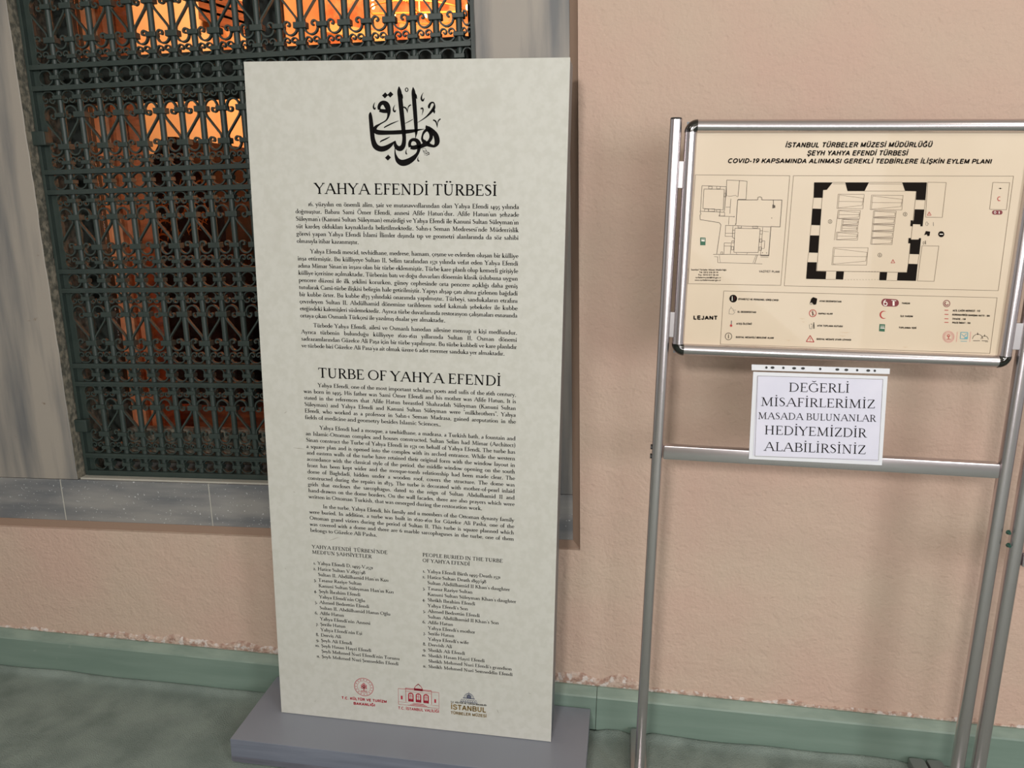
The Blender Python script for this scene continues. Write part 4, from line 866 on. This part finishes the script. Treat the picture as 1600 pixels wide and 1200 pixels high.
X, Y = z7([(946, 454)])[0]; kb.poly([(X-14, Y+8), (X-6, Y-12), (X+14, Y-9), (X+11, Y+10), (X+2, Y+12), (X-2, Y+3)])
X, Y = z7([(930, 514)])[0]; person(kb, X+3, Y, 18); kb.ring(X-6, Y+2, 3, 6, 1.2)
X, Y = z7([(944, 388)])[0]; kp.ring(X, Y, 5, 9, 1.5); kp.line(X+4, Y-2, X+10, Y+1, 1.5); X, Y = z7([(988, 390)])[0]; kp.line(X, Y-9, X, Y+9, 2.4)
X, Y = z7([(1440, 149)])[0]; kb.disc(X, Y, 4, 3, 8); kb.line(X-8, Y, X+8, Y, 1.3)
X, Y = z7([(1434, 219)])[0]; kr.ring(X, Y, 8, 9, 3.4, 60, 300)
X, Y = z7([(1420, 311)])[0]; kd.poly([(X-15+9*cos(a), Y+10*sin(a)) for a in [pi/2+pi*i/8 for i in range(9)]]+[(X+15+9*cos(a), Y+10*sin(a)) for a in [-pi/2+pi*i/8 for i in range(9)]]); kw.ring(X-11, Y, 4, 5, 2); kw.line(X+8, Y-5, X+8, Y+6, 4)
# legend symbols
X, Y = 254, 849; kb.disc(X, Y, 18); person(kw, X-5, Y, 22); person(kd, X+7, Y, 20)
kp.path([(234, 920), (236, 900), (243, 892), (252, 896), (254, 906), (262, 912), (252, 922)], 1.6, True); kp.line(254, 903, 266, 903, 1.6); kp.line(244, 892, 244, 886, 2)
kp.line(246, 951, 245, 968, 4.5); kr.disc(244, 974, 6, n=10)
X, Y = 232, 1024; kb.ring(X, Y, 15, 16, 2.4); person(kb, X, Y, 20)
kb.poly([(608, 872), (615, 850), (624, 842), (643, 849), (638, 876), (626, 878), (618, 866)]); kp.ring(614, 872, 5, 5, 2)
X, Y = 622, 917; kr.ring(X, Y, 16, 16, 3.2); person(kb, X, Y, 24); kr.line(X-11, Y-11, X+11, Y+11, 2)
person(kb, 627, 975, 30); kp.path([(606, 968), (608, 988), (616, 990), (620, 972)], 2); kb.line(620, 968, 612, 966, 2)
kr.path([(592, 1048), (610, 1020), (628, 1050)], 3.6, True); kr.line(610, 1030, 610, 1040, 2.6); kr.disc(610, 1045, 1.6, n=6)
kd.poly([(957+17*cos(a), 867+18*sin(a)) for a in [pi/2+pi*i/10 for i in range(11)]]+[(1004+17*cos(a), 869+17*sin(a)) for a in [-pi/2+pi*i/10 for i in range(11)]])
kw.ring(958, 873, 8, 8, 4); kw.curve([(950, 872, 3), (952, 862, 4), (960, 855, 3)], 4); kw.line(996, 862, 996, 882, 9); kw.line(996, 856, 996, 862, 4); kw.line(986, 857, 1008, 859, 3)
kr.ribbon([(952-0+17*cos(a)*1.0, 924+17*sin(a), w) for a, w in [(radians(60+240*i/16), .6+6.4*sin(pi*i/16)) for i in range(17)]])
kg.poly([(931, 967), (957, 968), (955, 1002), (929, 1000)])
for x in (938, 944, 950): person(kw, x, 980, 14)
kw.line(934, 986, 954, 987, 3)
X, Y = z6([(180, 740)])[0]; kg.poly([(X-13, Y-18), (X+12, Y-17), (X+11, Y+18), (X-13, Y+18)]); kw.line(X-8, Y-4, X+8, Y-3, 7)
for dx in (-6, 0, 6): kw.disc(X+dx, Y-11, 2.2, n=6)
X, Y = 1242, 872; kd.ring(X, Y, 15, 15, 3); kd.ring(X, Y, 8, 8, 4, 20, 250)
for y in (903, 922, 942, 959): kr.line(1232, y, 1250, y+.5, 3.4)
kp2 = Ink(); X, Y = 1251, 1026; kp2.ring(X, Y, 26, 26, 2.4); kp2.ring(X, Y, 17, 17, 2); kp2.ring(X, Y, 22, 22, 1.2)
for i in range(20): a = 2*pi*i/20; kp2.disc(X+21.5*cos(a), Y+21.5*sin(a), 1.6, n=6)
kr2 = Ink(); kr2.line(X, Y-4, X, Y+10, 3); kr2.ring(X, Y-5, 6, 5, 3); kr2.line(X-8, Y+11, X+8, Y+11, 2.6)
for x in (1289, 1351): kp2.line(x+3, 1003, x-2, 1050, 2.4)
kt = Ink(); kt.path([(1308, 1005), (1340, 1006), (1338, 1036), (1305, 1035)], 3.5, True); kt.path([(1312, 1014), (1322, 1024), (1334, 1012)], 3); kt.line(1306, 1046, 1336, 1047, 2.5); kt.poly([(1325, 1026), (1337, 1026), (1336, 1034), (1324, 1034)])
kd2 = Ink(); kd2.ring(1386, 1038, 24, 24, 1.8, 185, 355, 20); kd2.ring(1418, 1040, 17, 18, 1.8, 190, 355, 16); kd2.line(1386, 1014, 1386, 1006, 1.8); kd2.line(1418, 1022, 1418, 1015, 1.8); kd2.disc(1386, 1014, 3, n=8); kd2.disc(1418, 1022, 2.6, n=8)
kd2.line(1364, 1044, 1396, 1044, 2); kd2.line(1404, 1044, 1432, 1045, 2); kd2.line(1420, 1049, 1434, 1049, 1.6)
pprint('symbols', kb, M_poster_ink); pprint('symbols', kr, M_pred, 'red symbols'); pprint('symbols', kd, M_dred, 'dark red symbols'); pprint('symbols', kg, M_green, 'green assembly point symbols')
pprint('symbols', kp, M_grey_ink); pprint('emblem', kp2, M_pink, 'pale red seal'); pprint('symbols', kr2, M_pred); pprint('emblem', kt, M_teal, 'teal square emblem'); pprint('emblem', kd2, M_poster_ink, 'two thin domes')
pprint('symbols', kw, M_white, 'white symbols', dy=.0004)
k = Ink()
for t, a, b, y0, y1 in (('Z\u0130YARET\u00c7\u0130 VE PERSONEL G\u0130R\u0130\u015e-\u00c7IKI\u015eI', 276, 464, 855, 860), ('EL DEZENFEKTANI', 274, 360, 914, 916), ('ATE\u015e \u00d6L\u00c7\u00dcM\u00dc', 268, 340, 969, 970), ('SOSYAL MESAFEL\u0130 BEKLEME ALANI', 265, 442, 1031, 1035),
                        ('AYAK DEZENFEKTANI', 653, 755, 864, 867), ('KAPALI ALAN', 648, 714, 922, 923), ('ATIK TOPLAMA KUTUSU', 643, 761, 978, 981), ('SOSYAL MESAFE UYARI LEVHASI', 639, 800, 1040, 1044),
                        ('YANGIN', 1034, 1072, 874, 875), ('\u0130LK YARDIM', 1028, 1086, 934, 935), ('TOPLANMA YER\u0130', 1020, 1102, 987, 989),
                        ('AC\u0130L \u00c7A\u011eRI MERKEZ\u0130 : 112', 1270, 1397, 908, 910), ('KORONAV\u0130R\u00dcS DANI\u015eMA HATTI : 184', 1268, 1442, 927, 933), ('\u0130TFA\u0130YE : 110', 1269, 1330, 947, 948), ('POL\u0130S \u0130MDAT : 155', 1268, 1352, 964, 966)):
    k = Ink(); sans(k, t, (a, y0), (b, y1), 7.4, .065, .10); pprint('lettering', k, M_poster_ink)
k = Ink()
for x, y, l in ((560, 940, 26), (572, 955, 14), (748, 1004, 50), (745, 1020, 30), (1040, 1072, 22), (500, 1040, 20)): k.ribbon([(x, y, .8), (x+l/2, y+3, 3), (x+l, y+1, .8)])
pprint('scuff_marks', k, mat('poster_scuff', (206, 180, 148), .7))

# ================================================================== PAPER NOTICE
NY = PY-.0150
no = empty('paper_notice', (.43, NY, .90)); tag(no, 'white paper notice in a punched plastic sleeve hanging on the stand crossbar under the poster', 'notice')
def nq(px, py, d=0): return at(px, py, NY-d)
def sheet(name, P, mt, d, th=.0008, label=None, nx_=12, nz_=8, wave=.0012):
    a, b, c_, e = [nq(*p, d) for p in P]          # tl tr br bl
    V = []; Fc = []
    for s in (0, th):
        for j in range(nz_+1):
            for i in range(nx_+1):
                u, v = i/nx_, j/nz_; q = (a*(1-u)+b*u)*(1-v)+(e*(1-u)+c_*u)*v
                V.append(q+Vector((0, s-wave*abs(noise.noise(Vector((u*2.5, v*2, 4)))), 0)))
    N = (nx_+1)*(nz_+1)
    for j in range(nz_):
        for i in range(nx_): k0 = j*(nx_+1)+i; Fc += [(k0, k0+nx_+1, k0+nx_+2, k0+1), (N+k0, N+k0+1, N+k0+nx_+2, N+k0+nx_+1)]
    o_ = wloc(no); o = link(name, mesh(name, [v-o_ for v in V], Fc, mt, True), no)
    if label: o['label'] = label
    return o
sheet('plastic_sleeve', [(1177, 581), (1387, 588), (1378, 727), (1170, 717)], M_sleeve, 0, wave=0)
sheet('paper', [(1183.5, 587), (1380, 593), (1371.5, 721), (1177, 711.5)], M_paper, .0011, .0005, wave=0)
sheet('punched_strip', [(1174.5, 569.5), (1390.5, 576), (1390, 584.5), (1174.5, 578.5)], M_sleeve, .0004, wave=0)
def nm(x, y, d=.0018): return nq(1160+x*.15, 560+y*.15, d)
k = Ink()
for x, y, w in ((250, 95, 0), (314, 96, 1), (427, 99, 0), (539, 103, 1), (631, 104, 1), (811, 110, 0), (989, 116, 1), (1083, 120, 1), (1196, 123, 0), (1311, 127, 1), (1379, 129, 0)): k.disc(x, y, 21 if w else 13, 13, 14)
k.build('punch_holes', M_black, lambda x, y: nm(x, y, .0010), no)
k = Ink(); k.path([(160, 182), (1465, 218), (1418, 1060), (130, 1020)], 3.2, True); k.build('border_line', M_grey_ink, nm, no)
k = Ink()
def ntext(t, x0, y0, x1, y1, cap):
    tmp = Ink(); serif(tmp, t, 0, 0, cap, x1-x0, 1.12); sl = (y1-y0)/(x1-x0)
    k.add([(x0+x-sl*-0+y*.03*-1, y0+y+x*sl) for x, y in tmp.V], tmp.F)
ntext('DE\u011eERL\u0130', 478, 346, 1118, 357, 92); ntext('M\u0130SAF\u0130RLER\u0130M\u0130Z', 188, 494, 1384, 521, 90)
ntext('MASADA BULUNANLAR', 160, 630, 1392, 660, 70); ntext('HED\u0130YEM\u0130ZD\u0130R', 226, 790, 1294, 824, 92); ntext('ALAB\u0130L\u0130RS\u0130N\u0130Z', 222, 960, 1288, 998, 92)
k.build('lettering', M_ink, nm, no)
